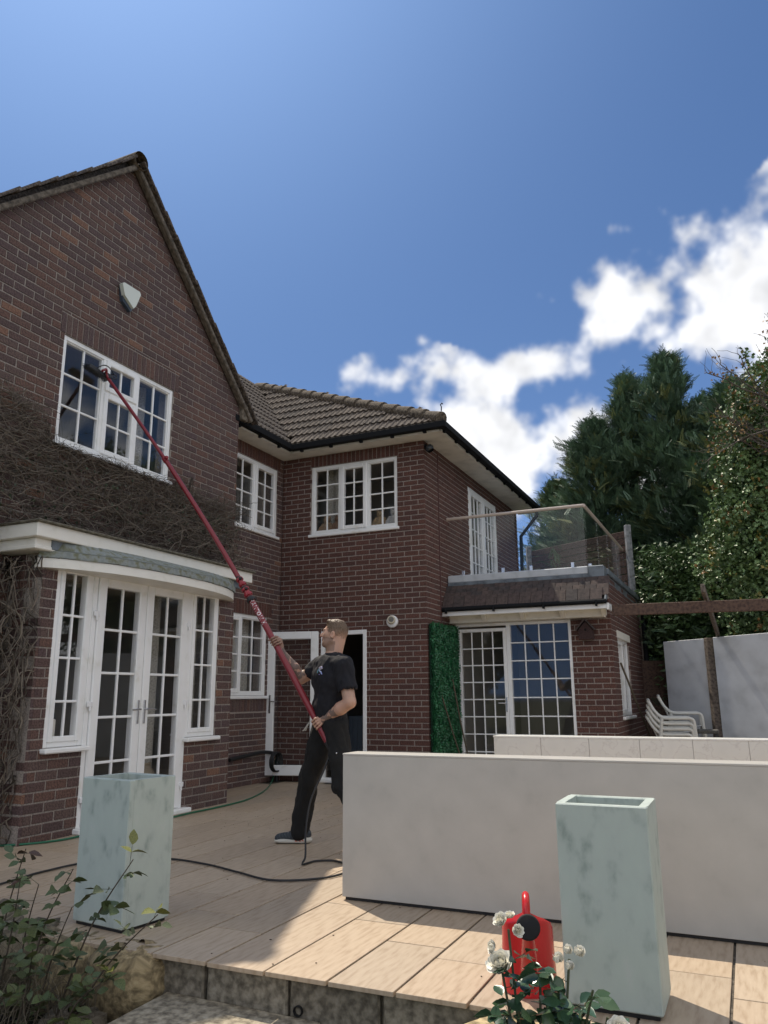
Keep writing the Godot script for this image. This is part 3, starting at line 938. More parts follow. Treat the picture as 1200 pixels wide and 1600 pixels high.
# ---------------------------------------------------------------- single-storey garden room with balcony on top
func garden_room() -> void:
	var H := thing("garden_room", "single-storey brick garden room with white gridded patio door and tiled skirt roof", "extension")
	var wall := part("wall", H)
	var B := []
	var fe := [Vector3(-3.97, 0, -11.3), Vector3(0, 0, 1)]
	var fd := [Vector3(-1.65, 0, -11.3), Vector3(1, 0, 0)]
	var he := [Rect2(0, 0, 1.76, 2.24)]
	var hd := [Rect2(.55, .87, 1.2, 1.13)]
	var mb := MB.new()
	wall_slab(mb, fe, 2.313, 2.84, he)
	wall_slab(mb, [Vector3(-1.65, 0, -11.53), Vector3(1, 0, 0)], 3.4, 2.84, [Rect2(.32, .87, 1.2, 1.13)])
	mb.cbox(Vector3(-2.8, 1.42, -14.9), Vector3(2.4, 2.84, .2))
	obj("masonry", mb, M.mortar_new, wall)
	lay_bricks(B, fe, 2.32, 2.5, he, .225, .0745, M.new_brick, wall, [], .02)
	lay_bricks(B, fd, 3.62, 2.84, hd + [Rect2(0, 0, .031, 3)], .225, .0745, M.new_brick, wall, [], .11)
	set_bricks(B, H)
	window(H, fd, .55, .87, 1.2, 1.13, [[.5, "sash", 1, 1], [.5, "fixed", 1, 1]], -.03)
	var hm := MB.new()
	fbox(hm, fd, .5, 1.99, 1.85, 2.1, -.04, .012, .004)
	obj("lintel", hm, M.cream, H)
	room(H, [Vector3(-3.97, 0, -11.3), Vector3(0, 0, 1)], .06, .0, 2.05, 2.5, 3.2, M.plaster_dark)
	# patio door: a door leaf with four by eight panes and a fixed light with four by seven
	var pd := part("patio_door", H)
	var fm := MB.new()
	ring(fm, fe, 0.0, 0.0, 1.76, 2.24, .045, -.09, -.008, .05)
	fbox(fm, fe, .80, .05, .86, 2.195, -.09, -.01, .005)
	fbox(fm, fe, .86, .0501, 1.715, .1, -.085, -.012, .004)
	obj("frame", fm, M.white, pd)
	var lf := MB.new()
	ring(lf, fe, .05, .055, .798, 2.16, .05, -.075, .0, .08, .006)
	obj("leaf", lf, M.white, pd)
	glaze(pd, fe, .1, .135, .748, 2.11, 4, 8, -.012, .018)
	glaze(pd, fe, .86, .1, 1.715, 2.195, 4, 8, -.02, .018)
	var hl := MB.new()
	fbox(hl, fe, .76, .95, .785, 1.15, .0, .012, .004)
	hl.tube([fp(fe, .772, 1.07, .01), fp(fe, .772, 1.07, .05), fp(fe, .66, 1.07, .055)], [.008], 8)
	obj("handle", hl, M.steel, pd)
	# header board with corbels, white gutter board, skirt of plain tiles
	var hb := part("header", H)
	var h1 := MB.new()
	h1.cbox(Vector3(-2.86, 2.315, -11.2), Vector3(2.3, .15, .19), Basis(), .004)
	obj("board", h1, M.cream, hb)
	for k in 4:
		var cb := MB.new()
		var cx := -3.42 + k * .575
		cb.prism([Vector2(0, 0), Vector2(.03, 0), Vector2(.14, .1), Vector2(.14, .13), Vector2(0, .13)], Vector3(cx + .03, 2.25, -11.105), Vector3(0, 0, 1), Vector3.UP, .06)
		obj("corbel", cb, M.cream, hb)
	var wb := MB.new()
	wb.cbox(Vector3(-2.81, 2.35, -10.81), Vector3(2.4, .065, .03), Basis(), .004)
	wb.cbox(Vector3(-2.81, 2.365, -10.98), Vector3(2.38, .03, .31), Basis(), .002)
	wb.cbox(Vector3(-1.60, 2.345, -10.93), Vector3(.03, .09, .28), Basis(), .004)
	obj("gutter_board", wb, M.white, hb)
	var gm := MB.new()
	gm.bar(Vector3(-3.97, 2.412, -10.765), Vector3(-1.6, 2.412, -10.765), .085, .06, Vector3.UP, .018)
	obj("gutter", gm, M.gutter, hb)
	for k in 4:
		var bk := MB.new()
		bk.cbox(Vector3(-3.9 + k * .72, 2.39, -10.74), Vector3(.025, .085, .06), Basis(), .005)
		obj("gutter_bracket", bk, M.gutter, hb)
	var sk := part("skirt_roof", H)
	var S := Vector3(0, .30, -.26).normalized()
	var nn := Vector3.RIGHT.cross(S).normalized()
	var tms := []
	for k in 3:
		var tm := MB.new()
		tm.uo = Vector2(k * .4, k * .3)
		tm.cbox(Vector3(0, 0, -.08), Vector3(.161, .019, .2), Basis(), .004)
		tms.append(tm.mesh())
	for r in 5:
		for k in 15:
			var x := -3.97 + .08 + k * .165 - (.082 if r % 2 == 1 else 0.0)
			if x > -1.6: continue
			var orange: bool = r == 4 and k > 7 and k < 13
			var o := obj("plain_tile", tms[rng.randi() % 3], M.tile_orange if orange else M.plain_tile[rng.randi() % 4], sk)
			o.transform = Transform3D(Basis(Vector3.RIGHT, nn, -S) * Basis.from_euler(Vector3(.17 + rng.randf_range(-.02, .02), rng.randf_range(-.01, .01), rng.randf_range(-.015, .015))), Vector3(x, 2.45, -10.795) + S * r * .078 + nn * .012)
	var dk := MB.new()
	dk.cbox(Vector3(-2.8, 2.575, -10.94), Vector3(2.34, .02, .42), Basis(Vector3.RIGHT, nn, -S))
	obj("batten_board", dk, M.black, sk)
	var vg := MB.new()
	vg.cbox(Vector3(-1.622, 2.585, -10.93), Vector3(.03, .06, .44), Basis(Vector3.RIGHT, nn, -S), .006)
	obj("verge", vg, M.lead_dark, sk)
	# leaded kerb and balcony deck
	var kb := part("balcony", H)
	var k1 := MB.new()
	k1.cbox(Vector3(-2.92, 2.895, -11.13), Vector3(2.1, .112, .17), Basis(), .012)
	obj("capping", k1, mk(Color(.5, .53, .56), .5, TX.soft, 1.2), kb)
	var k2 := MB.new()
	k2.cbox(Vector3(-2.85, 2.785, -11.15), Vector3(2.24, .11, .23), Basis(), .01)
	k2.cbox(Vector3(-1.76, 2.84, -11.15), Vector3(.22, .222, .24), Basis(), .012)
	k2.cbox(Vector3(-1.68, 2.885, -13.2), Vector3(.12, .09, 3.9), Basis(), .01)
	obj("kerb", k2, M.lead_dark, kb)
	var k3 := MB.new()
	k3.cbox(Vector3(-2.8, 2.78, -13.3), Vector3(2.3, .1, 4.1), Basis(), .0)
	obj("deck", k3, M.lead_dark, kb)
	var dp := MB.new()
	dp.tube([Vector3(-1.58, 2.7, -14.75), Vector3(-1.58, .0, -14.75)], [.04], 10)
	obj("downpipe", dp, M.gutter, H)
	rebase(H, Vector3(-2.8, 0, -11.3))
	# glass balustrade
	var G := thing("glass_balustrade", "frameless glass balustrade with steel handrail round the balcony", "balustrade")
	var zf := -11.08
	var xr := -1.875
	for q in [[Vector3(-3.93, 2.95, zf), Vector3(-2.9, 2.95, zf)], [Vector3(-2.885, 2.95, zf), Vector3(xr - .01, 2.95, zf)], [Vector3(xr, 2.95, -11.1), Vector3(xr, 2.95, -12.1)], [Vector3(xr, 2.95, -12.115), Vector3(xr, 2.95, -13.1)], [Vector3(xr, 2.95, -13.115), Vector3(xr, 2.95, -14.1)], [Vector3(xr, 2.95, -14.115), Vector3(xr, 2.95, -15.0)]]:
		var gp := MB.new()
		gp.bar(q[0] + Vector3(0, .43, 0), q[1] + Vector3(0, .43, 0), .012, .86)
		obj("pane", gp, M.glass_rail, G)
		for s in [.2, .8]:
			var cl := MB.new()
			cl.cbox(q[0].lerp(q[1], s) + Vector3(0, .02, 0), Vector3(.05, .1, .05), Basis(), .006)
			obj("clamp", cl, M.steel, G)
	var hr := MB.new()
	hr.tube([Vector3(-3.97, 3.84, zf), Vector3(xr, 3.84, zf)], [.024], 14)
	hr.tube([Vector3(xr, 3.84, zf), Vector3(xr, 3.84, -15.0)], [.024], 14)
	obj("handrail", hr, mk(Color(.5, .42, .36), .3), G)
	rebase(G, Vector3(-2.9, 2.95, -11.1))
	# slatted screen beyond the balcony
	var F := thing("slatted_screen", "dark brown slatted timber screen with grey post behind the glass balcony", "fence")
	var a := Vector3(-3.93, 0, -16.3)
	var b := Vector3(-1.81, 0, -15.0)
	for k in 10:
		var y := 2.9 + k * .137
		var sb := MB.new()
		sb.uo = Vector2(k * .7, k * .3)
		sb.bar(a + Vector3(0, y, 0), b + Vector3(0, y + rng.randf_range(-.006, .006), 0), .022, .124, Vector3.UP, .004)
		obj("slat", sb, M.timber, F)
	for q in [b + Vector3(.06, 3.58, .04), a + Vector3(-.06, 3.5, 0)]:
		var ps := MB.new()
		ps.cbox(Vector3(q.x, 2.15, q.z), Vector3(.1, 4.3, .1), Basis(Vector3.UP, .55), .008)
		obj("post", ps, mk(Color(.3, .31, .32), .7, TX.patch, 2.0), F)
	rebase(F, Vector3(-2.9, 0, -15.6))

# ---------------------------------------------------------------- ground, terrace, low walls
func smooth_path(pts: Array, step := .04) -> Array:
	var cv := Curve3D.new()
	cv.bake_interval = step
	for k in pts.size():
		var tg: Vector3 = (pts[min(k + 1, pts.size() - 1)] - pts[max(k - 1, 0)]) / 6.0
		cv.add_point(pts[k], -tg, tg)
	var o := []
	for p in cv.get_baked_points(): o.append(p)
	return o
func grounds() -> void:
	var g := MB.new()
	for a in 24:
		for r in [[.0, 6.0], [6.0, 20.0], [20.0, 400.0]]:
			var d0 := Vector3(cos(a * TAU / 24), 0, sin(a * TAU / 24))
			var d1 := Vector3(cos((a + 1) * TAU / 24), 0, sin((a + 1) * TAU / 24))
			var o := Vector3(0, -.42, 0)
			if r[0] == 0: g.poly([o, o + d1 * r[1], o + d0 * r[1]])
			else: g.poly([o + d0 * r[0], o + d1 * r[0], o + d1 * r[1], o + d0 * r[1]])
	struct("ground", g, mk(Color(.11, .125, .05), .95, TX.concrete, .8, TX.h_patch, 1.0))
	# terrace: bed, then the plank tiles one by one
	var T := Node3D.new()
	T.name = "terrace"
	add_child(T)
	T.set_meta("kind", "structure")
	var bed := MB.new()
	bed.cbox(Vector3(-3.0, -.158, -11.15), Vector3(13.0, .3, 15.65))
	obj("bed", bed, mk(Color(.13, .115, .1), .95, TX.concrete, 3.0, TX.h_fine, .4), T)
	var tm := []
	for q in [Color(.455, .365, .27), Color(.435, .35, .26), Color(.48, .39, .292), Color(.42, .342, .256), Color(.46, .365, .265)]:
		var m := mk(q, .5, TX.plank, 1.0, TX.h_fine, .04)
		m.uv1_scale = Vector3(5.0, .8, 1)
		m.uv1_offset = Vector3(q.r * 31.0, q.g * 17.0, 0)
		tm.append(m)
	var cache := {}
	var pitch := .3155
	for cx in 27:
		var x0 := -6.49 + cx * pitch
		var z := -3.235
		var first := true
		var left: float = [.47, .85, 1.06, .72, .48, 1.15, .9, .62][cx % 8]
		while z > -11.2:
			var L := left if first else 1.2
			first = false
			var zz := z - L
			var xm := x0 + pitch * .5
			var inside_house: bool = (xm < -5.75 and zz > -8.2 and z < -5.1) or (xm < -6.5) or (zz < -10.3 and xm < -4.0)
			if not inside_house:
				var key := "%d_%d" % [roundi(L * 100), cx % 4]
				if not cache.has(key):
					var mb := MB.new()
					mb.uo = Vector2(rng.randf() * 9, rng.randf() * 9)
					mb.cbox(Vector3(0, -.01, 0), Vector3(pitch - (.012), .02, L - .008), Basis(), .0016)
					cache[key] = mb.mesh()
				var o := obj("paving_tile", cache[key], tm[rng.randi() % 5], T)
				o.position = Vector3(xm, rng.randf_range(-.0012, .0004), (z + zz) * .5)
				o.rotation = Vector3(rng.randf_range(-.0012, .0012), rng.randf_range(-.001, .001), rng.randf_range(-.0015, .0015))
			z = zz
	# block wall that carries the terrace edge
	var R := thing("retaining_wall", "weathered concrete block wall under the edge of the tiled terrace", "wall", Vector3(-.6, -.42, -3.35))
	var bmats := []
	for q in [Color(.24, .22, .19), Color(.28, .26, .225), Color(.21, .195, .17)]:
		bmats.append(mk(q * 1.15, .95, TX.concrete, 3.0, TX.h_patch, .35))
	for k in 11:
		for r in 2:
			var mb := MB.new()
			mb.uo = Vector2(k * .77, r * .41 + k * .13)
			var w := .445
			mb.cbox(Vector3.ZERO, Vector3(w - .012, .212, .12), Basis(), .008)
			var o := obj("block", mb, bmats[rng.randi() % 3], R)
			o.position = Vector3(-2.05 + k * .45 - (.2 if r == 0 else 0.0), .06 + r * .222 + .02, rng.randf_range(-.006, .006))
			o.rotation.y = rng.randf_range(-.01, .01)
	var mo := MB.new()
	mo.cbox(Vector3(.1, .2, -.02), Vector3(4.75, .41, .1))
	obj("mortar", mo, mk(Color(.3, .28, .24), .95, TX.concrete, 3.0, TX.h_patch, .6), R)
	var wp := MB.new()
	wp.lathe([Vector2(.0, -.03), Vector2(.017, -.03), Vector2(.017, .012), Vector2(.022, .014), Vector2(.022, -.05)], 14, Transform3D(Basis(Vector3.RIGHT, PI * .5), Vector3(-1.32, .27, .062)))
	obj("weep_pipe", wp, M.black, R)
	# slabs of the lower path
	for q in [[Vector3(-2.22, -.21, -2.98), Vector3(.84, .07, .62), .0, "pale worn concrete paving slab below the terrace wall"], [Vector3(-2.9, -.31, -2.75), Vector3(.5, .07, .5), .35, "darker low paving slab by the rose bed"]]:
		var mb := MB.new()
		mb.cbox(Vector3.ZERO, q[1], Basis(), .012)
		var o := obj("paving_slab", mb, mk(Color(.46, .42, .35), .95, TX.concrete, 3.0, TX.h_patch, .35))
		o.position = q[0]
		o.rotation = Vector3(.01, q[2], -.012)
		tag(o, q[3], "paving slab")
	# pale paving added out of view to bounce light up, slab by slab
	var LP := Node3D.new()
	LP.name = "path"
	add_child(LP)
	LP.set_meta("kind", "structure")
	var pms := []
	for q in [Color(.4, .36, .29), Color(.44, .4, .33), Color(.36, .33, .28)]: pms.append(mk(q, .9, TX.concrete, 1.1, TX.h_patch, .6))
	for ix in 10:
		for iz in 12:
			var sm := MB.new()
			sm.uo = Vector2(ix * .9 + iz * .31, iz * 1.3)
			sm.cbox(Vector3(-1.62 + ix * .61, -.37, -2.2 + iz * .61), Vector3(.6, .05, .6), Basis(), .008)
			obj("slab", sm, pms[rng.randi() % 3], LP)
	# rough stones that edge the rose bed
	var f := FastNoiseLite.new()
	f.seed = 5
	f.frequency = 3.5
	var n := 0
	for q in [[Vector3(-2.86, -.16, -3.30), Vector3(.2, .16, .15), "big square ochre stone at the corner of the terrace wall"], [Vector3(-3.2, -.15, -3.28), Vector3(.19, .15, .14), "ochre stone under the left pale green planter"], [Vector3(-3.56, -.13, -3.22), Vector3(.22, .17, .16), "grey brown stone behind the rose stems"], [Vector3(-3.02, -.34, -3.12), Vector3(.24, .1, .16), "low brown stone at the foot of the ochre stones"], [Vector3(-3.95, -.1, -3.3), Vector3(.24, .18, .2), "grey stone far along the rose bed"], [Vector3(-.93, -.075, -3.17), Vector3(.17, .055, .1), "pale sandstone lump in front of the red watering can"]]:
		var mb := MB.new()
		var P := []
		var N := []
		for a in 13:
			var pr := []
			var nr := []
			for b in 21:
				var th := PI * a / 12.0
				var ph := TAU * (b % 20) / 20.0
				var d := Vector3(sin(th) * cos(ph), cos(th), sin(th) * sin(ph))
				var bx: Vector3 = d / pow(pow(abs(d.x), 5.0) + pow(abs(d.y), 5.0) + pow(abs(d.z), 5.0), .2)
				var nz := 1.0 + .22 * f.get_noise_3d(bx.x + n * 7, bx.y, bx.z) + .07 * f.get_noise_3d(bx.x * 3, bx.y * 3 + n, bx.z * 3)
				pr.append(bx * nz * q[1]); nr.append((d / q[1]).normalized())
			P.append(pr); N.append(nr)
		mb.grid(P, N)
		var mm: StandardMaterial3D = M.rock.duplicate()
		mm.albedo_color = ([Color(.42, .34, .21), Color(.38, .32, .21), Color(.27, .24, .19), Color(.22, .19, .15), Color(.28, .25, .2), Color(.55, .46, .29)][n] as Color).linear_to_srgb()
		var o := obj("edging_stone", mb, mm)
		o.position = q[0]
		o.rotation.y = n * .7
		tag(o, q[2], "stone")
		n += 1
	var so := MB.new()
	so.cbox(Vector3(-3.2, -.4, -2.6), Vector3(2.2, .1, 1.2), Basis(), .03)
	var s := struct("soil", so, mk(Color(.04, .032, .024), 1.0, TX.concrete, 3.0, TX.h_patch, 2.0))
	s.position.y = -.01
	# grey clad low wall
	var W := thing("grey_low_wall", "long low wall clad in smooth mid grey porcelain on the terrace", "wall", Vector3(.6, 0, -4.57))
	var wm := MB.new()
	wm.cbox(Vector3(0, .422, 0), Vector3(5.85, .806, .2), Basis(), .002)
	obj("body", wm, mk(Color(.475, .455, .415), .5, TX.faint, .8, TX.h_fine, .03), W)
	var wt := MB.new()
	wt.cbox(Vector3(0, .831, 0), Vector3(5.853, .012, .204), Basis(), .002)
	obj("coping", wt, mk(Color(.475, .455, .415), .4, TX.faint, .9), W)
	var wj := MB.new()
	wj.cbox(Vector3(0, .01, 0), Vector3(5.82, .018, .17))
	obj("painted_gap", wj, M.black, W)  # solid strip coloured black for the shade under the wall
	# white marble effect low wall
	var V := thing("marble_low_wall", "long low wall faced with white marble effect tiles with grey veins", "wall", Vector3(.9, 0, -6.7))
	var vb := MB.new()
	vb.cbox(Vector3(0, .415, 0), Vector3(5.76, .83, .18))
	obj("core", vb, mk(Color(.68, .665, .63), .9), V)
	for k in 15:
		var tmb := MB.new()
		tmb.uo = Vector2(k * 1.37, k * .61)
		tmb.cbox(Vector3(0, 0, 0), Vector3(.388, .83, .012), Basis(), .001)
		var o := obj("tile", tmb, mk(Color(.68, .665, .63), .3, TX.marble, .8) if not M.has("marble") else M.marble, V)
		M.marble = o.get_surface_override_material(0)
		o.position = Vector3(-2.69 + k * .391, .42, .097)
	for q in [[-1, "end_tile"]]:
		var eb := MB.new()
		eb.cbox(Vector3(-2.889, .42, 0), Vector3(.012, .83, .2), Basis(), .001)
		obj("end_tile", eb, M.marble, V)
	var vt := MB.new()
	vt.cbox(Vector3(0, .842, 0), Vector3(5.80, .013, .212), Basis(), .0015)
	obj("coping", vt, mk(Color(.72, .71, .68), .3, TX.marble, .9), V)

# ---------------------------------------------------------------- loose things on the terrace
func planter(called_label: String, at: Vector3, turn: float, w: float, dp: float, h: float) -> void:
	var T := thing("tall_planter", called_label, "planter", at, turn, "pale green planters on the terrace")
	var m := mk(Color(.45, .49, .455), .6, TX.patina, .9, TX.h_patch, .08)
	m.uv1_scale = Vector3(1.3, .75, 1)
	m.uv1_offset = Vector3(at.x, at.z, 0)
	var mb := MB.new()
	var t := .034
	mb.cbox(Vector3(0, h * .5 + .012, dp * .5 - t * .5), Vector3(w, h - .012, t), Basis(), .005)
	mb.cbox(Vector3(0, h * .5 + .012, -dp * .5 + t * .5), Vector3(w, h - .012, t), Basis(), .005)
	mb.cbox(Vector3(w * .5 - t * .5, h * .5 + .012, 0), Vector3(t, h - .0126, dp - t * 2 + .008), Basis(), .0)
	mb.cbox(Vector3(-w * .5 + t * .5, h * .5 + .012, 0), Vector3(t, h - .0126, dp - t * 2 + .008), Basis(), .0)
	obj("body", mb, m, T)
	var fl := MB.new()
	fl.cbox(Vector3(0, h - .24, 0), Vector3(w - t * 2 + .01, .02, dp - t * 2 + .01))
	obj("soil", fl, mk(Color(.07, .055, .04), 1, TX.concrete, 4.0, TX.h_patch, 1.0), T)
	var ft := MB.new()
	ft.cbox(Vector3(0, .011, 0), Vector3(w - .03, .022, dp - .03))
	obj("foot", ft, M.black, T)
func watering_can() -> void:
	var T := thing("watering_can", "red plastic watering can with black rose beside the right planter", "watering can", Vector3(-.945, 0, -3.50), .28)
	var red := mk(Color(.52, .015, .018), .26)
	var body := MB.new()
	var P := []
	var N := []
	for r in [[0.0, .0], [.0, .105], [.012, .113], [.08, .11], [.17, .106], [.235, .104], [.25, .099], [.257, .08], [.259, .0]]:
		var pr := []
		var nr := []
		for k in 29:
			var a := TAU * k / 28.0
			var sl := 1.0 + (.16 * sin(a) if r[0] > .2 else 0.0)
			var rb: float = r[1] * (1.0 + .018 * pow(absf(cos(a * 3.5)), 6.0)) if r[0] > .02 and r[0] < .24 else r[1]
			pr.append(Vector3(cos(a) * rb, r[0] * sl, sin(a) * rb * 1.12))
			nr.append(Vector3(cos(a), .05 if r[0] < .245 else .8, sin(a)).normalized())
		P.append(pr); N.append(nr)
	body.grid(P, N)
	obj("body", body, red, T)
	var sp := MB.new()
	var path := smooth_path([Vector3(0, .05, .08), Vector3(.0, .12, .15), Vector3(0, .215, .20), Vector3(0, .285, .245)], .015)
	var rs := []
	for k in path.size(): rs.append(lerpf(.045, .02, k / float(path.size() - 1)))
	sp.tube(path, rs, 14)
	obj("spout", sp, red, T)
	var ro := MB.new()
	ro.lathe([Vector2(.02, -.05), Vector2(.024, -.02), Vector2(.046, .0), Vector2(.047, .012), Vector2(.04, .018), Vector2(0, .022)], 22, Transform3D(Basis(Vector3.RIGHT, 1.25), Vector3(0, .3, .27)))
	obj("rose_head", ro, mk(Color(.008, .008, .009), .85), T)
	var hd := MB.new()
	hd.tube(smooth_path([Vector3(0, .25, .06), Vector3(0, .32, .05), Vector3(0, .352, .0), Vector3(0, .33, -.07), Vector3(0, .27, -.12), Vector3(0, .18, -.165), Vector3(.0, .08, -.11)], .02), [.016], 12)
	obj("handle", hd, red, T)
func wall_fittings() -> void:
	# alarm box on the gable
	var A := thing("alarm_box", "white and grey wedge-shaped alarm box high on the gable", "alarm box", Vector3(-6, 5.62, -6.11))
	var a1 := MB.new()
	a1.prism([Vector2(-.10, -.02), Vector2(.05, -.12), Vector2(.085, -.075), Vector2(.15, .10), Vector2(.13, .13), Vector2(-.12, .125), Vector2(-.145, .1)], Vector3(.03, 0, 0), Vector3(0, 0, -1), Vector3.UP, .05)
	obj("cover", a1, mk(Color(.62, .66, .6), .4), A)
	var a2 := MB.new()
	a2.prism([Vector2(-.09, -.08), Vector2(.04, -.155), Vector2(.085, -.1), Vector2(.14, .08), Vector2(-.12, .1)], Vector3(.0, 0, 0), Vector3(0, 0, -1), Vector3.UP, .045)
	obj("base", a2, mk(Color(.05, .07, .1), .4), A)
	# round lamp by the back door
	var L := thing("bulkhead_lamp", "small round white wall lamp beside the back door", "wall lamp", Vector3(-4.50, 2.215, -10.17))
	var xf := Transform3D(Basis(Vector3.RIGHT, PI * .5), Vector3.ZERO)
	var l1 := MB.new()
	l1.lathe([Vector2(.085, .0), Vector2(.088, .03), Vector2(.075, .045), Vector2(.0, .046)], 24, xf)
	obj("base", l1, M.white_plain, L)
	var l2 := MB.new()
	l2.lathe([Vector2(.06, .045), Vector2(.058, .09), Vector2(.05, .1), Vector2(0, .1)], 20, Transform3D(Basis(Vector3(1, .4, 0).normalized(), PI * .5) * Basis(), Vector3(-.02, .01, 0)))
	obj("lens_housing", l2, mk(Color(.5, .44, .33), .4), L)
	var l3 := MB.new()
	l3.lathe([Vector2(.04, .1), Vector2(.0, .108)], 16, Transform3D(Basis(Vector3(1, .4, 0).normalized(), PI * .5), Vector3(-.02, .01, 0)))
	obj("lens", l3, mk(Color(.1, .09, .07), .15), L)
	# sensor lamp under the eaves
	var C := thing("sensor_lamp", "small black sensor lamp under the eaves of the hipped wing", "sensor lamp", Vector3(-3.976, 4.74, -10.22))
	var c1 := MB.new()
	c1.cbox(Vector3(.02, .02, 0), Vector3(.04, .08, .08), Basis(), .01)
	obj("bracket", c1, M.gutter, C)
	var c2 := MB.new()
	c2.lathe([Vector2(0, -.05), Vector2(.05, -.045), Vector2(.065, .0), Vector2(.05, .045), Vector2(0, .05)], 14, Transform3D(Basis(Vector3(0, 0, 1), .5), Vector3(.08, -.01, .02)))
	obj("head", c2, mk(Color(.03, .035, .04), .25), C)
	# bird box
	var Bx := thing("bird_house", "little dark brown wooden bird house hung beside the patio door", "bird house", Vector3(-1.985, 1.94, -11.3))
	var wd := mk(Color(.06, .032, .03), .8, TX.brick, 3.0)
	var b1 := MB.new()
	b1.prism([Vector2(-.10, 0), Vector2(.10, 0), Vector2(.10, .13), Vector2(0, .245), Vector2(-.10, .13)], Vector3(0, 0, .0), Vector3.RIGHT, Vector3.UP, .13)
	obj("box", b1, wd, Bx)
	for s in [-1.0, 1.0]:
		var b2 := MB.new()
		b2.cbox(Vector3(s * .068, .2, .085), Vector3(.185, .012, .19), Basis(Vector3(0, 0, 1), -s * .855), .002)
		obj("roof_board", b2, mk(Color(.075, .06, .06), .8), Bx)
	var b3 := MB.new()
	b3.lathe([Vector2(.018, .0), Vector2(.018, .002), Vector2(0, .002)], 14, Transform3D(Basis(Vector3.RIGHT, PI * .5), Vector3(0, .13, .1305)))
	obj("painted_hole", b3, mk(Color(.004, .004, .004), 1), Bx)  # flat disc; the dark of an opening is put into its colour
	# artificial hedge panel on the side wall
	var G := thing("artificial_hedge", "tall green artificial hedge panel fixed to the side wall", "hedge panel", Vector3(-3.95, 0, -10.72))
	var g1 := MB.new()
	g1.cbox(Vector3(0, 1.1, 0), Vector3(.03, 2.12, 1.03))
	obj("backing", g1, mk(Color(.004, .025, .012), 1), G)
	var lf := MB.new()
	for k in 5:
		var a := k * 1.26
		var o := Vector3(.012, cos(a) * .012, sin(a) * .012)
		var d := Vector3(.5, cos(a), sin(a)).normalized() * .024
		var sd := d.cross(Vector3.RIGHT).normalized() * .009
		lf.poly([o, o + d * .5 + sd, o + d, o + d * .5 - sd])
	var mm := MultiMesh.new()
	mm.transform_format = MultiMesh.TRANSFORM_3D
	mm.use_colors = true
	mm.mesh = lf.mesh()
	mm.instance_count = 7500
	for k in 7500:
		mm.set_instance_transform(k, Transform3D(Basis.from_euler(Vector3(rng.randf_range(-3, 3), rng.randf_range(-.6, .6), rng.randf_range(-.6, .6))).scaled(Vector3.ONE * rng.randf_range(.8, 1.5)), Vector3(.012 + rng.randf() * .025, .02 + rng.randf() * 2.15, rng.randf_range(-.53, .53))))
		var g := rng.randf_range(.5, 1.35)
		mm.set_instance_color(k, Color(.02 * g, .13 * g, .05 * g))
	var mi := MultiMeshInstance3D.new()
	mi.name = "leaves"
	mi.multimesh = mm
	mi.material_override = mk(Color.WHITE, .45, null, 1, null, 0, true)
	mi.set_meta("kind", "stuff")
	G.add_child(mi)
	# garden canes and poles
	for q in [[Vector3(-3.72, 0, -10.98), Vector3(-3.895, 1.19, -10.46), .012, "thin bamboo cane leaning on the artificial hedge panel, the shorter one"], [Vector3(-3.70, 0, -11.13), Vector3(-3.895, 1.42, -10.92), .014, "brown wooden cane leaning by the patio door frame"], [Vector3(-1.3, 0, -13.4), Vector3(-1.62, 1.62, -11.75), .018, "long dark pole leaning on the wall by the narrow side window"]]:
		var cm := MB.new()
		var pts := []
		for k in 9: pts.append(q[0].lerp(q[1], k / 8.0) + Vector3(sin(k) * .003, 0, cos(k * 1.7) * .003))
		cm.tube(pts, [q[2], q[2] * .85], 8)
		tag(obj("cane", cm, mk(Color(.15, .12, .08), .8, TX.fine, 5.0)), q[3], "cane")

# ---------------------------------------------------------------- chairs, boards, pergola, hoses
func make_chair() -> Node3D:
	var T := thing("plastic_chair", "white moulded plastic garden armchair in the stack, bottom one", "chair", Vector3.ZERO, 0, "stacked white garden chairs")
	var m := mk(Color(.6, .59, .54), .4, TX.dirty_white, 1.5)
	var st := MB.new()     # faces +x
	var P := []
	var N := []
	for r in 2:
		var pr := []
		var nr := []
		for k in 11:
			var s := k / 10.0
			pr.append(Vector3(lerpf(-.2, .22, s), .42 + .03 * cos(s * PI) * -.6 - .012 * sin(s * PI), -.22 if r == 0 else .22))
			nr.append(Vector3(.05, 1, 0).normalized())
		P.append(pr); N.append(nr)
	st.grid(P, N)
	st.cbox(Vector3(.22, .405, 0), Vector3(.02, .05, .44), Basis(), .006)
	obj("seat", st, m, T)
	for k in 6:
		var bk := MB.new()
		var z := -.165 + k * .066
		bk.tube([Vector3(-.2, .42, z), Vector3(-.25, .6, z), Vector3(-.34, .84, z * .9)], [.016, .014, .014], 6)
		obj("back_slat", bk, m, T)
	var tr := MB.new()
	tr.tube(smooth_path([Vector3(-.36, .85, -.2), Vector3(-.365, .875, 0), Vector3(-.36, .85, .2)], .05), [.024], 8)
	obj("top_rail", tr, m, T)
	for s in [-1.0, 1.0]:
		var ar := MB.new()
		var path := smooth_path([Vector3(-.36, .85, s * .2), Vector3(-.29, .72, s * .235), Vector3(-.2, .635, s * .255), Vector3(-.1, .62, s * .262), Vector3(.1, .62, s * .262), Vector3(.19, .615, s * .262), Vector3(.225, .57, s * .262), Vector3(.235, .42, s * .262), Vector3(.27, .0, s * .275)], .03)
		ar.tube(path, [.024], 8)
		obj("arm", ar, m, T)
		var lg := MB.new()
		lg.tube([Vector3(-.2, .62, s * .255), Vector3(-.24, .3, s * .26), Vector3(-.29, .0, s * .265)], [.026, .026, .022], 8)
		obj("leg", lg, m, T)
	return T
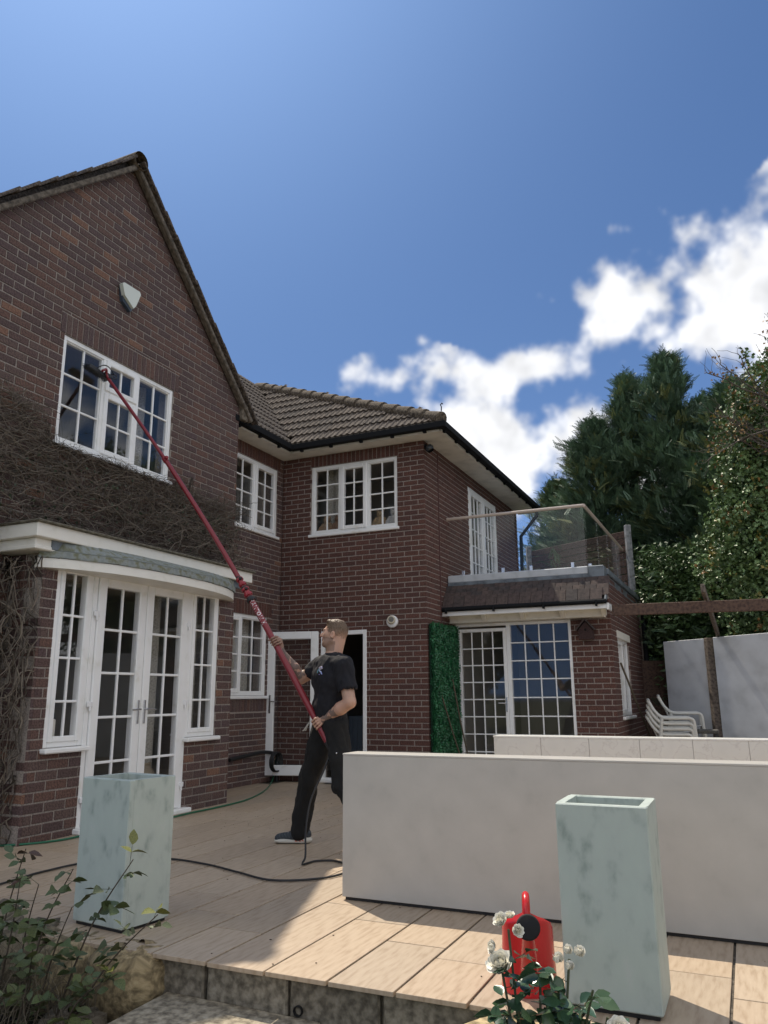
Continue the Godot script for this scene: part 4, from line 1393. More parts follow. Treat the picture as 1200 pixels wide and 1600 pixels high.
func back_corner() -> void:
	var c0 := make_chair()
	var lab := ["white moulded plastic garden armchair in the stack, bottom one", "white moulded plastic garden armchair in the stack, second from the ground", "white moulded plastic garden armchair in the stack, third from the ground", "white moulded plastic garden armchair on top of the stack"]
	for k in 4:
		var c := c0
		if k > 0:
			c = c0.duplicate()
			c.name = numbered("plastic_chair")
			add_child(c)
		c.position = Vector3(-1.02 + k * .012, k * .075, -12.35)
		c.rotation.y = .12
		c.set_meta("label", lab[k])
	var cx := c0.duplicate()
	cx.name = numbered("plastic_chair")
	add_child(cx)
	cx.position = Vector3(-.9, .28, -13.0)
	cx.rotation.y = .1
	cx.set_meta("label", "white moulded plastic garden armchair on a block behind the stack")
	var ub := MB.new()
	ub.cbox(Vector3(0, .137, 0), Vector3(.7, .27, .65), Basis(), .01)
	var ubo := obj("masonry_block", ub, mk(Color(.2, .18, .15), .95, TX.concrete, 1.5))
	ubo.position = Vector3(-.9, 0, -13.0)
	tag(ubo, "low grey masonry block under the rear plastic chair", "block")
	var S := thing("patio_stool", "low dark stool with mottled grey top next to the stacked chairs", "stool", Vector3(-.6, 0, -12.35))
	var s1 := MB.new()
	s1.cbox(Vector3(0, .66, 0), Vector3(.34, .05, .34), Basis(), .01)
	obj("top", s1, mk(Color(.12, .12, .12), .8, TX.concrete, 8.0), S)
	for q in [[-.14, -.14], [.14, -.14], [-.14, .14], [.14, .14]]:
		var s2 := MB.new()
		s2.cbox(Vector3(q[0], .318, q[1]), Vector3(.04, .635, .04), Basis(), .006)
		obj("leg", s2, M.black, S)
	# white boards standing along the boundary
	var wm := mk(Color(.66, .69, .72), .6, TX.soft, .7)
	for q in [[Vector3(-1.2, 0, -14.0), Vector3(-.545, 0, -13.5), "narrow white painted board standing left of the timber post"], [Vector3(-.4, 0, -13.28), Vector3(.95, 0, -12.2), "wide white painted board standing right of the timber post"], [Vector3(1.0, 0, -12.16), Vector3(2.5, 0, -10.95), "white painted board at the end of the boundary past the pergola"]]:
		var mb := MB.new()
		mb.bar(q[0] + Vector3(0, 1.02, 0), q[1] + Vector3(0, 1.02, 0), .03, 2.04, Vector3.UP, .004)
		tag(obj("painted_board", mb, wm), q[2], "board")
	var F := thing("fence_panel", "brown lapped timber fence panel between the garden room and the white boards", "fence", Vector3(-1.35, 0, -14.75))
	for k in 11:
		var fb := MB.new()
		fb.uo = Vector2(k * .5, 0)
		fb.cbox(Vector3(-.12, .08 + k * .16, 0), Vector3(.62, .165, .018), Basis(Vector3.UP, .55) * Basis(Vector3.RIGHT, .08), .003)
		obj("fence_board", fb, M.timber, F)
	var fp2 := MB.new()
	fp2.cbox(Vector3(.13, .9, -.02), Vector3(.09, 1.8, .09), Basis(Vector3.UP, .55), .008)
	obj("post", fp2, M.timber_grey, F)
	# pergola of heavy timbers
	var G := thing("pergola", "weathered brown timber pergola beam with rafter and post", "pergola", Vector3(0, 0, -10.9))
	var g1 := MB.new()
	g1.bar(Vector3(-1.56, 2.295, 0), Vector3(1.6, 2.255, 0), .05, .15, Vector3.UP, .006)
	obj("beam", g1, M.timber, G)
	var g2 := MB.new()
	g2.bar(Vector3(-.385, 2.50, .22), Vector3(-.33, 2.08, -2.6), .05, .11, Vector3.UP, .006)
	obj("rafter", g2, M.timber_grey, G)
	var g3 := MB.new()
	g3.cbox(Vector3(-.47, 1.02, -2.49), Vector3(.13, 2.04, .1), Basis(Vector3.UP, .6), .008)
	obj("post", g3, M.timber_grey, G)
	var g4 := MB.new()
	g4.cbox(Vector3(1.55, 1.1, 0), Vector3(.1, 2.2, .1), Basis(), .008)
	obj("post", g4, M.timber, G)
func hoses() -> void:
	var hm := MB.new()
	var y := .012
	hm.tube(smooth_path([Vector3(-6.5, y, -4.6), Vector3(-5.75, y, -4.85), Vector3(-5.45, y, -5.2), Vector3(-5.42, y, -5.7), Vector3(-5.38, y, -6.5), Vector3(-5.40, y, -7.0), Vector3(-5.40, y, -7.5), Vector3(-5.47, y, -8.1), Vector3(-5.76, y, -8.9), Vector3(-6.2, y, -9.75), Vector3(-6.3, .12, -9.98), Vector3(-6.32, .35, -10.05)], .05), [.009], 8)
	tag(obj("garden_hose", hm, mk(Color(.01, .12, .06), .4)), "green garden hose lying along the foot of the house", "hose")
	var tap := thing("hose_reel", "dark hose pipes and tap in the corner beside the open door", "hose reel", Vector3(-6.3, 0, -10.03))
	var t1 := MB.new()
	t1.tube(smooth_path([Vector3(.03, .0, .03), Vector3(.02, .2, .02), Vector3(.03, .36, .03), Vector3(-.02, .42, .3), Vector3(-.03, .40, .7), Vector3(-.04, .37, 1.1)], .05), [.025], 8)
	obj("pipe", t1, M.black, tap)
	var t2 := MB.new()
	for k in 5:
		var cp := []
		for a in 25: cp.append(Vector3(.06 + k * .012, .28 + sin(a * TAU / 24) * .13, .14 + cos(a * TAU / 24) * .13))
		t2.tube(cp, [.011], 6, false)
	obj("coil", t2, M.black, tap)
	var bh := MB.new()
	bh.tube(smooth_path([Vector3(-3.118, .81, -5.75), Vector3(-3.10, .72, -5.72), Vector3(-3.12, .6, -5.66), Vector3(-3.17, .40, -5.56), Vector3(-3.13, .2, -5.42), Vector3(-3.05, .05, -5.28), Vector3(-3.03, .012, -5.2), Vector3(-3.0, .011, -5.34), Vector3(-2.88, .011, -5.40), Vector3(-2.72, .011, -5.30), Vector3(-2.62, .011, -5.12), Vector3(-2.70, .011, -4.86), Vector3(-2.967, .011, -4.70), Vector3(-3.33, .011, -4.82), Vector3(-3.69, .011, -4.945), Vector3(-4.1, .011, -4.98), Vector3(-4.5, .011, -4.7), Vector3(-4.58, .011, -4.3), Vector3(-4.55, .011, -3.8), Vector3(-4.8, .011, -3.3)], .03), [.0075], 8)
	tag(obj("water_hose", bh, M.black), "thin black water hose trailing from the cleaning pole across the terrace", "hose")
	# crumbs of leaf and grit on the tiles
	var gm := MB.new()
	var r2 := RandomNumberGenerator.new()
	r2.seed = 44
	for k in 260:
		var p := Vector3(r2.randf_range(-5.3, .6), .003, r2.randf_range(-9.5, -3.3))
		if r2.randf() < .35: p = Vector3(-4.3 + r2.randfn() * .5, .003, -6.9 + r2.randfn() * .45)
		var s := r2.randf_range(.002, .0065)
		gm.cbox(p, Vector3(s, s * .4, s * r2.randf_range(.5, 2.0)), Basis(Vector3.UP, r2.randf() * 6))
	var go := obj("leaf_litter", gm, mk(Color(.06, .04, .025), .95))
	go.set_meta("kind", "stuff")
	tag(go, "dry leaf crumbs and grit scattered over the terrace tiles", "leaf litter")

# ---------------------------------------------------------------- smooth bodies: distance field, then surface nets
func sdf_into(mb: MB, shapes: Array, cell: float, colf: Callable, damp := 0.0, dfreq := 12.0) -> void:
	var lo := Vector3(1e9, 1e9, 1e9)
	var hi := -lo
	var boxes := []
	for s in shapes:
		var a: Vector3
		var b: Vector3
		if s[0] == "cap":
			var r: float = max(s[3], s[4])
			a = s[1].min(s[2]) - Vector3.ONE * r
			b = s[1].max(s[2]) + Vector3.ONE * r
		else:
			var r2: float = max(s[2].x, max(s[2].y, s[2].z))
			a = s[1] - Vector3.ONE * r2
			b = s[1] + Vector3.ONE * r2
		boxes.append([a, b])
		if s.size() < (7 if s[0] == "cap" else 6):
			lo = lo.min(a); hi = hi.max(b)
	lo -= Vector3.ONE * cell * 3
	hi += Vector3.ONE * cell * 3
	var nx := int((hi.x - lo.x) / cell) + 1
	var ny := int((hi.y - lo.y) / cell) + 1
	var nz := int((hi.z - lo.z) / cell) + 1
	var F := PackedFloat32Array()
	F.resize(nx * ny * nz)
	F.fill(1.0)
	for si in shapes.size():
		var s: Array = shapes[si]
		var k: float = s[5] if s[0] == "cap" else s[4]
		var mrg := Vector3.ONE * (k + cell * 2.5)
		var a: Vector3 = ((boxes[si][0] - mrg - lo) / cell).floor().max(Vector3.ZERO)
		var b: Vector3 = ((boxes[si][1] + mrg - lo) / cell).ceil().min(Vector3(nx - 1, ny - 1, nz - 1))
		var cap: bool = s[0] == "cap"
		var p0: Vector3 = s[1]
		var ab := Vector3.ZERO
		var l2 := 1.0
		var ra := 0.0
		var rb := 0.0
		var ib := Basis()
		var rr := Vector3.ONE
		if cap:
			ab = s[2] - s[1]
			l2 = max(ab.length_squared(), 1e-9)
			ra = s[3]
			rb = s[4]
		else:
			rr = s[2]
			ib = s[3].transposed()
		var sub: bool = s.size() > (6 if cap else 5)
		for z in range(int(a.z), int(b.z) + 1):
			for y in range(int(a.y), int(b.y) + 1):
				var base := (z * ny + y) * nx
				var pz := Vector3(lo.x, lo.y + y * cell, lo.z + z * cell)
				for x in range(int(a.x), int(b.x) + 1):
					var q := Vector3(pz.x + x * cell, pz.y, pz.z) - p0
					var d: float
					if cap:
						var h := clampf(q.dot(ab) / l2, 0.0, 1.0)
						d = (q - ab * h).length() - lerpf(ra, rb, h)
					else:
						var e := (ib * q) / rr
						var k0 := e.length()
						var k1 := (e / rr).length()
						d = k0 * (k0 - 1.0) / max(k1, 1e-6)
					var o := F[base + x]
					if sub:
						var h2 := clampf(.5 - .5 * (o + d) / k, 0.0, 1.0)
						F[base + x] = lerpf(o, -d, h2) + k * h2 * (1.0 - h2)
					else:
						var h3 := clampf(.5 + .5 * (o - d) / k, 0.0, 1.0)
						F[base + x] = lerpf(o, d, h3) - k * h3 * (1.0 - h3)
	var map := PackedInt32Array()
	map.resize(F.size())
	map.fill(-1)
	var V := PackedVector3Array()
	var off := [0, 1, nx, nx + 1, nx * ny, nx * ny + 1, nx * ny + nx, nx * ny + nx + 1]
	var co := []
	for k in 8: co.append(Vector3(k & 1, (k >> 1) & 1, k >> 2))
	var ed := [[0, 1], [2, 3], [4, 5], [6, 7], [0, 2], [1, 3], [4, 6], [5, 7], [0, 4], [1, 5], [2, 6], [3, 7]]
	var lim := cell * 2.2
	for z in nz - 1:
		for y in ny - 1:
			var base := (z * ny + y) * nx
			for x in nx - 1:
				var f0 := F[base + x]
				if f0 > lim or f0 < -lim: continue
				var m := 0
				for k in 8:
					if F[base + x + off[k]] < 0.0: m |= 1 << k
				if m == 0 or m == 255: continue
				var acc := Vector3.ZERO
				var cnt := 0
				for e in ed:
					var i0: int = e[0]
					var i1: int = e[1]
					if ((m >> i0) & 1) == ((m >> i1) & 1): continue
					var g0 := F[base + x + off[i0]]
					var g1 := F[base + x + off[i1]]
					acc += co[i0].lerp(co[i1], g0 / (g0 - g1))
					cnt += 1
				map[base + x] = V.size()
				V.append(lo + (Vector3(x, y, z) + acc / cnt) * cell)
	var I := PackedInt32Array()
	var N := PackedVector3Array()
	N.resize(V.size())
	var st := [1, nx, nx * ny]
	for z in range(1, nz - 1):
		for y in range(1, ny - 1):
			var base := (z * ny + y) * nx
			for x in range(1, nx - 1):
				var id := base + x
				var f0 := F[id]
				if f0 > lim or f0 < -lim: continue
				for ax in 3:
					if (f0 < 0.0) == (F[id + st[ax]] < 0.0): continue
					var u: int = st[(ax + 1) % 3]
					var w: int = st[(ax + 2) % 3]
					var a := map[id]
					var b := map[id - u]
					var c := map[id - u - w]
					var d := map[id - w]
					if a < 0 or b < 0 or c < 0 or d < 0: continue
					var q := [a, b, c, d] if f0 < 0.0 else [a, d, c, b]
					var fn := (V[q[1]] - V[q[0]]).cross(V[q[2]] - V[q[0]]) + (V[q[2]] - V[q[0]]).cross(V[q[3]] - V[q[0]])
					for t in q: N[t] += fn
					I.append_array([q[0], q[2], q[1], q[0], q[3], q[2]])
	var nzz := FastNoiseLite.new()
	nzz.seed = 8
	nzz.frequency = dfreq
	nzz.fractal_octaves = 3
	var b0 := mb.v.size()
	for k in V.size():
		var nn := N[k].normalized()
		var p := V[k]
		if damp > 0.0: p += nn * damp * nzz.get_noise_3d(p.x, p.y * .55, p.z)
		mb.v.append(p); mb.n.append(nn); mb.c.append(colf.call(p)); mb.t.append(Vector2(p.x + p.z, p.y))
	for k in I.size(): mb.i.append(b0 + I[k])
	if damp > 0.0:     # normals again, after the folds
		for k in range(b0, mb.n.size()): mb.n[k] = Vector3.ZERO
		for k in range(0, I.size(), 3):
			var a := b0 + I[k]
			var b := b0 + I[k + 2]
			var c := b0 + I[k + 1]
			var fn := (mb.v[b] - mb.v[a]).cross(mb.v[c] - mb.v[a])
			mb.n[a] += fn; mb.n[b] += fn; mb.n[c] += fn
		for k in range(b0, mb.n.size()): mb.n[k] = mb.n[k].normalized()

# ---------------------------------------------------------------- the window cleaner and his pole
const POLE_A := Vector3(-3.118, .80, -5.75)
const POLE_B := Vector3(-5.90, 4.545, -5.80)
func pole_at(s: float) -> Vector3:      # s 0 at the butt, 1 at the brush; a slight bow
	return POLE_A.lerp(POLE_B, s) + Vector3(.13, .12, .0) * sin(s * PI) * .55
func grip(c: Vector3, d: Vector3, q: Vector3, r: float, flip: float, wrist: Vector3) -> Array:
	q = (q - d * q.dot(d)).normalized()
	flip = signf(d.cross(q).dot(CAM - c))
	var w := d.cross(q) * flip
	var S := []
	var at := func(t: float, phi: float, rad: float) -> Vector3: return c + d * t + (q * cos(phi) + w * sin(phi)) * rad
	var palm: Vector3 = c + q * (r + .016)
	S.append(["ell", palm, Vector3(.044, .017, .036), Basis(d, q, d.cross(q)), .012])
	S.append(["cap", palm + q * .006, palm.lerp(wrist, .55), .026, .025, .02])
	S.append(["cap", palm.lerp(wrist, .5), wrist, .026, .027, .02])
	for k in 4:
		var t := (-.036 + k * .0235) 
		var ln: float = [.86, .98, 1.0, .93][k]
		var rf: float = [.0078, .0088, .009, .0086][k]
		var rad := r + rf * .85
		var pts := [at.call(t * .9, .62, r + .02), at.call(t, 1.25 * ln, rad + .007), at.call(t, 2.2 * ln, rad + .003), at.call(t, 3.15 * ln, rad)]
		for j in 3: S.append(["cap", pts[j], pts[j + 1], rf * (1.12 - j * .08), rf * (1.04 - j * .08), .005])
	var th := [at.call(.04, -.5, r + .016), at.call(.062, -1.2, r + .012), at.call(.055, -2.1, r + .01)]
	S.append(["cap", th[0], th[1], .0125, .0105, .008])
	S.append(["cap", th[1], th[2], .0105, .0088, .004])
	return S
func window_cleaner() -> void:
	var T := thing("person", "man in black polo shirt and trousers reaching up with a red pole", "person")
	var pd := (POLE_B - POLE_A).normalized()
	var r_pole := .0265
	var lsh := Vector3(-2.995, 1.435, -5.745)
	var rsh := Vector3(-3.315, 1.43, -5.945)
	var lel := Vector3(-2.905, 1.135, -5.70)
	var rel := Vector3(-3.495, 1.335, -5.93)
	var lh := pole_at(.042)
	var rh := pole_at(.212)
	var pel := Vector3(-3.165, .955, -5.86)
	var rhip := Vector3(-3.245, .92, -5.915)
	var lhip := Vector3(-3.085, .92, -5.80)
	var rkn := Vector3(-3.415, .51, -5.945)
	var lkn := Vector3(-2.97, .50, -5.72)
	var ran := Vector3(-3.50, .10, -5.965)
	var lan := Vector3(-2.62, .10, -5.62)
	var chest := Vector3(-3.155, 1.33, -5.85)
	var belly := Vector3(-3.16, 1.1, -5.855)
	var acr := (lsh - rsh).normalized()
	var fw := acr.cross(Vector3.UP).normalized()      # chest front
	if fw.z < 0: fw = -fw
	var hc := Vector3(-3.14, 1.697, -5.865)           # middle of the head
	var hf := Vector3(-.965, .13, .17).normalized()     # where the face points
	var hl := Vector3.UP.cross(hf).normalized()        # his left
	var hu := hf.cross(hl).normalized()
	if hl.z < 0: hl = -hl
	var hb := Basis(hl, hu, hl.cross(hu))
	var neck := Vector3(-3.14, 1.50, -5.855)
	var skin := Color(.48, .285, .205)
	var ink := FastNoiseLite.new()
	ink.seed = 3
	ink.frequency = 22.0
	ink.fractal_octaves = 3
	var skinf := func(p: Vector3) -> Color:
		var c := skin
		var hd := hb.transposed() * (p - hc)
		if p.y > 1.55 and hd.y < -.035 and hd.z > -.02 or p.y > 1.55 and hd.y < -.06 and hd.z > -.04:
			c = c.lerp(Color(.14, .085, .06), .62)         # stubble
		if p.y > 1.6 and hd.z > .075 and hd.y < -.03 and hd.y > -.055: c = c.lerp(Color(.42, .17, .15), .6)
		var tl: float = clampf((p - lel).dot(lh - lel) / (lh - lel).length_squared(), -1, 2)
		if (p - lel.lerp(lh, tl)).length() < .07 and tl > .38 and tl < .84 and ink.get_noise_3d(p.x, p.y, p.z) > -.12: c = c.lerp(Color(.09, .075, .07), .75)
		var tr: float = clampf((p - rel).dot(rh - rel) / (rh - rel).length_squared(), -1, 2)
		if (p - rel.lerp(rh, tr)).length() < .08 and tr > .02 and tr < .8 and ink.get_noise_3d(p.x * .8, p.y, p.z) > -.3: c = c.lerp(Color(.1, .08, .07), .8)
		return c
	var body := MB.new()
	# trunk, limbs, neck
	var S := [
		["ell", chest, Vector3(.165, .19, .105), Basis(acr, Vector3.UP, acr.cross(Vector3.UP)), .05],
		["ell", belly, Vector3(.145, .16, .1), Basis(acr, Vector3.UP, acr.cross(Vector3.UP)), .05],
		["ell", pel, Vector3(.135, .1, .092), Basis(acr, Vector3.UP, acr.cross(Vector3.UP)), .05],
		["cap", lsh, lel, .062, .05, .03], ["cap", rsh, rel, .06, .048, .03],
		["cap", rhip, rkn, .068, .052, .03], ["cap", rkn, ran, .054, .036, .02],
		["cap", lhip, lkn, .068, .052, .03], ["cap", lkn, lan, .054, .036, .02],
		["cap", neck - Vector3(0, .06, 0), neck + Vector3(0, .02, 0), .074, .066, .03],
	]
	sdf_into(body, S, .014, skinf)
	var lw := lh.lerp(lel, .27) + Vector3(.0, .0, .0)
	var rw := rh.lerp(rel, .26)
	# forearms and hands
	var qL := (lel - lh).normalized() * .6 + Vector3(.6, .1, -.1)
	var SL := grip(lh, pd, qL, r_pole, -1.0, lw)
	SL.append(["cap", lel.lerp(lsh, .25), lel, .053, .049, .02])
	SL.append(["cap", lel, lel.lerp(lw, .38), .048, .052, .015])
	SL.append(["cap", lel.lerp(lw, .38), lw, .051, .03, .015])
	sdf_into(body, SL, .0042, skinf)
	var qR := (rel - rh).normalized() * .5 + Vector3(.75, -.1, -.45)
	var SR := grip(rh, pd, qR, r_pole, 1.0, rw)
	SR.append(["cap", rel.lerp(rsh, .25), rel, .052, .048, .02])
	SR.append(["cap", rel, rel.lerp(rw, .38), .047, .051, .015])
	SR.append(["cap", rel.lerp(rw, .38), rw, .05, .03, .015])
	sdf_into(body, SR, .0042, skinf)
	# head
	var at := func(x: float, y: float, z: float) -> Vector3: return hc + hl * x + hu * y + hf * z
	var HS := [
		["ell", at.call(0, .028, -.016), Vector3(.074, .088, .096), hb, .03],
		["ell", at.call(0, -.03, .036), Vector3(.058, .082, .062), hb, .03],
		["cap", at.call(-.03, -.088, .05), at.call(.03, -.088, .05), .027, .027, .03],
		["cap", at.call(0, -.1, .074), at.call(0, -.098, .078), .019, .019, .02],
		["cap", at.call(.05, -.06, -.005), at.call(.03, -.088, .05), .022, .022, .025],
		["cap", at.call(-.05, -.06, -.005), at.call(-.03, -.088, .05), .022, .022, .025],
		["cap", at.call(-.032, .022, .078), at.call(.032, .022, .078), .0125, .0125, .016],
		["cap", at.call(0, .012, .088), at.call(0, -.026, .113), .0085, .0125, .010],
		["cap", at.call(-.012, -.03, .094), at.call(.012, -.03, .094), .0085, .0085, .008],
		["cap", at.call(-.02, -.054, .088), at.call(.02, -.054, .088), .0075, .0075, .008],
		["cap", at.call(-.017, -.067, .086), at.call(.017, -.067, .086), .0078, .0078, .008],
		["cap", at.call(-.045, -.01, .055), at.call(-.03, -.02, .07), .018, .014, .02],
		["cap", at.call(.045, -.01, .055), at.call(.03, -.02, .07), .018, .014, .02],
		["cap", at.call(0, -.05, -.045), neck, .058, .066, .03],
		["cap", at.call(0, -.06, .0), neck + hf * .02, .045, .05, .03],
		["ell", at.call(.078, -.012, -.012), Vector3(.011, .032, .02), hb * Basis(Vector3.UP, .35), .006],
		["ell", at.call(-.078, -.012, -.012), Vector3(.011, .032, .02), hb * Basis(Vector3.UP, -.35), .006],
		["ell", at.call(.088, -.008, -.008), Vector3(.007, .018, .010), hb * Basis(Vector3.UP, .35), .004, "sub"],
		["ell", at.call(.034, .002, .098), Vector3(.016, .009, .012), hb, .01, "sub"],
		["ell", at.call(-.034, .002, .098), Vector3(.016, .009, .012), hb, .01, "sub"],
	]
	sdf_into(body, HS, .0045, skinf)
	var skm := mk(Color.WHITE, .52, null, 1, null, 0, true)
	skm.subsurf_scatter_enabled = true
	skm.subsurf_scatter_strength = .12
	obj("body", body, skm, T)
	for s in [-1.0, 1.0]:
		var em := MB.new()
		var P := []
		var N := []
		for a in 9:
			var pr := []
			var nr := []
			for b in 13:
				var d := Vector3(sin(PI * a / 8) * cos(TAU * b / 12), cos(PI * a / 8), sin(PI * a / 8) * sin(TAU * b / 12))
				pr.append(at.call(s * .034, .002, .075) + d * .0125); nr.append(d)
			P.append(pr); N.append(nr)
		em.col = Color(.5, .48, .45)
		em.grid(P, N)
		obj("eye", em, mk(Color.WHITE, .2, null, 1, null, 0, true), T)
		var bm := MB.new()
		bm.tube([at.call(s * .014, .026, .089), at.call(s * .034, .031, .086), at.call(s * .054, .024, .07)], [.0035, .0042, .002], 6)
		obj("eyebrow", bm, mk(Color(.09, .055, .03), .9), T)
	# hair: long on top, clipped at the sides
	var hair := MB.new()
	var hn := FastNoiseLite.new()
	hn.seed = 6
	hn.frequency = 60.0
	var hairf := func(p: Vector3) -> Color:
		var q := hb.transposed() * (p - hc)
		var c := Color(.115, .072, .042)
		var low := clampf((.045 - q.y) / .07, 0, 1)
		c = c.lerp(Color(.36, .22, .16), low * .85)
		return c * (1.0 + .35 * hn.get_noise_3d(p.x, p.y, p.z))
	var HR := [
		["ell", at.call(0, .03, -.0185), Vector3(.0768, .091, .099), hb, .012],
		["ell", at.call(0, .09, -.004), Vector3(.06, .033, .078), hb * Basis(Vector3.RIGHT, .1), .016],
		["ell", at.call(0, .1, .048), Vector3(.043, .017, .026), hb * Basis(Vector3.RIGHT, -.1), .02],
		["ell", at.call(0, -.035, -.07), Vector3(.046, .045, .03), hb, .02],
		["ell", at.call(0, -.03, .108), Vector3(.13, .098, .078), hb * Basis(Vector3.RIGHT, -.25), .012, "sub"],
		["ell", at.call(0, -.09, .04), Vector3(.13, .07, .1), hb * Basis(Vector3.RIGHT, .5), .012, "sub"],
	]
	sdf_into(hair, HR, .0035, hairf, .0045, 60.0)
	var hm := mk(Color.WHITE, .55, null, 1, null, 0, true)
	obj("hair", hair, hm, T)
	# shirt
	var sh := MB.new()
	var cloth := func(_p: Vector3) -> Color: return Color(.0065, .007, .0095)
	var ab := Basis(acr, Vector3.UP, acr.cross(Vector3.UP))
	var SS := [
		["ell", chest + fw * .008, Vector3(.2, .205, .138), ab, .06],
		["ell", chest + Vector3(0, .03, 0) - fw * .02, Vector3(.2, .16, .125), ab, .06],
		["ell", belly + fw * .012, Vector3(.172, .2, .13), ab, .06],
		["cap", belly - Vector3(0, .1, 0) - acr * .05, belly - Vector3(0, .1, 0) + acr * .05, .112, .112, .05],
		["cap", rsh + acr * .06, lsh - acr * .06, .075, .075, .05],
		["cap", lsh, lsh.lerp(lel, .72), .084, .075, .035],
		["cap", rsh, rsh.lerp(rel, .66), .08, .07, .035],
		["cap", neck - Vector3(0, .07, 0), neck - Vector3(0, .02, 0), .078, .07, .03],
		["cap", lsh.lerp(lel, .86), lsh.lerp(lel, 1.3), .085, .09, .004, "sub"],
		["cap", rsh.lerp(rel, .84), rsh.lerp(rel, 1.4), .085, .09, .004, "sub"],
	]
	sdf_into(sh, SS, .0105, cloth, .024, 8.0)
	var shm := mk(Color.WHITE, .85, null, 1, null, 0, true)
	obj("shirt", sh, shm, T)
	var col := MB.new()
	var cp := []
	for k in 25:
		var a := TAU * k / 24.0
		cp.append(neck + Vector3(0, -.012, 0) + acr * cos(a) * .068 + fw * (sin(a) * .066) + Vector3(0, -.016 * sin(a), 0))
	col.tube(cp, [.014], 8, false)
	obj("collar", col, mk(Color(.0065, .007, .0095), .85), T)
	# printed emblem on the chest
	var lg := MB.new()
	var lo := chest + Vector3(0, .055, 0) + acr * .055 + fw * .14
	var eu := acr
	var ev := Vector3.UP
	for q in [[-.012, .024, .03, .034, .008, Color(.55, .5, .62)], [-.004, .012, .034, .02, .008, Color(.6, .58, .7)], [-.03, .004, -.008, .016, .009, Color(.2, .42, .55)], [-.036, -.016, -.028, .004, .007, Color(.12, .4, .5)], [-.012, .004, .02, -.012, .009, Color(.45, .5, .72)], [.018, -.012, .03, -.028, .006, Color(.3, .36, .65)], [-.014, -.024, -.006, -.03, .005, Color(.3, .25, .55)], [.022, .03, .036, .022, .006, Color(.5, .48, .68)]]:
		lg.col = q[5]
		var a: Vector3 = lo + eu * q[0] + ev * q[1]
		var b: Vector3 = lo + eu * q[2] + ev * q[3]
		lg.bar(a, b, q[4], .012, fw, .002)
	obj("emblem", lg, mk(Color.WHITE, .7, null, 1, null, 0, true), T)
	# trousers
	var tr := MB.new()
	var blk := func(_p: Vector3) -> Color: return Color(.0045, .0045, .0055)
	var TS := [
		["ell", pel + Vector3(0, .02, 0), Vector3(.165, .125, .122), ab, .05],
		["cap", rhip, rhip.lerp(rkn, .55), .108, .096, .05], ["cap", rhip.lerp(rkn, .5), rkn, .096, .086, .03],
		["cap", rkn, rkn.lerp(ran, .75), .085, .076, .03], ["cap", rkn.lerp(ran, .7), ran + Vector3(.01, -.0, 0), .076, .078, .02],
		["cap", lhip, lhip.lerp(lkn, .55), .098, .088, .05], ["cap", lhip.lerp(lkn, .5), lkn, .088, .077, .03],
		["cap", lkn, lkn.lerp(lan, .75), .076, .068, .03], ["cap", lkn.lerp(lan, .7), lan, .068, .07, .02],
	]
	sdf_into(tr, TS, .0115, blk, .026, 7.0)
	obj("trousers", tr, mk(Color.WHITE, .9, null, 1, null, 0, true), T)
	var bt := MB.new()
	bt.lathe([Vector2(.007, 0), Vector2(.006, .003), Vector2(0, .004)], 10, Transform3D(Basis(Vector3.RIGHT, PI * .5), lhip.lerp(lkn, .42) + Vector3(.03, 0, .098)))
	obj("pocket_stud", bt, M.steel, T)
	var kt := MB.new()
	for k in 5: kt.tube([Vector3(-3.325, .985, -5.80), Vector3(-3.345 - k * .006, .94 - k * .008, -5.79 + k * .006), Vector3(-3.36 - k * .008, .905, -5.79)], [.0035], 5)
	obj("key_cluster", kt, mk(Color(.45, .44, .4), .4), T)
	# shoes
	for q in [[ran, Vector3(-.925, 0, .38), "running shoe"], [lan, Vector3(-.85, 0, .53), ""]]:
		var d: Vector3 = q[1].normalized()
		var sd := Vector3.UP.cross(d)
		var hl2 := Vector3(q[0].x, 0, q[0].z) - d * .055
		var up := MB.new()
		sdf_into(up, [
			["cap", hl2 + Vector3(0, .07, 0), hl2 + d * .10 + Vector3(0, .062, 0), .04, .038, .03],
			["cap", hl2 + d * .06 + Vector3(0, .1, 0), hl2 + d * .02 + Vector3(0, .095, 0), .032, .036, .03],
			["cap", hl2 + d * .1 + Vector3(0, .06, 0), hl2 + d * .225 + Vector3(0, .043, 0), .04, .03, .03],
			["cap", hl2 + d * .19 - sd * .012 + Vector3(0, .042, 0), hl2 + d * .235 + Vector3(0, .038, 0), .034, .03, .02],
		], .006, func(p): return Color(.035, .042, .05) if fposmod(p.x * 40 + p.y * 30, 1.0) > .25 else Color(.06, .07, .075))
		var sho := part("shoe", T)
		obj("upper", up, mk(Color.WHITE, .85, null, 1, null, 0, true), sho)
		var so := MB.new()
		sdf_into(so, [
			["ell", hl2 + d * .01 + Vector3(0, .028, 0), Vector3(.052, .03, .06), Basis(sd, Vector3.UP, d), .02],
			["ell", hl2 + d * .1 + Vector3(0, .02, 0), Vector3(.046, .022, .1), Basis(sd, Vector3.UP, d), .03],
			["ell", hl2 + d * .2 + Vector3(0, .022, 0), Vector3(.05, .022, .072), Basis(sd, Vector3.UP, d), .02],
		], .005, func(p):
			var al: float = (p - hl2).dot(d)
			return Color(.5, .1, .05) if p.y > .018 and p.y < .034 and al > .02 and al < .09 and fposmod(al * 30 - p.y * 30, 1.0) > .45 else (Color(.04, .04, .04) if p.y < .006 else Color(.52, .5, .44)))
		obj("sole", so, mk(Color.WHITE, .7, null, 1, null, 0, true), sho)
		var lc := MB.new()
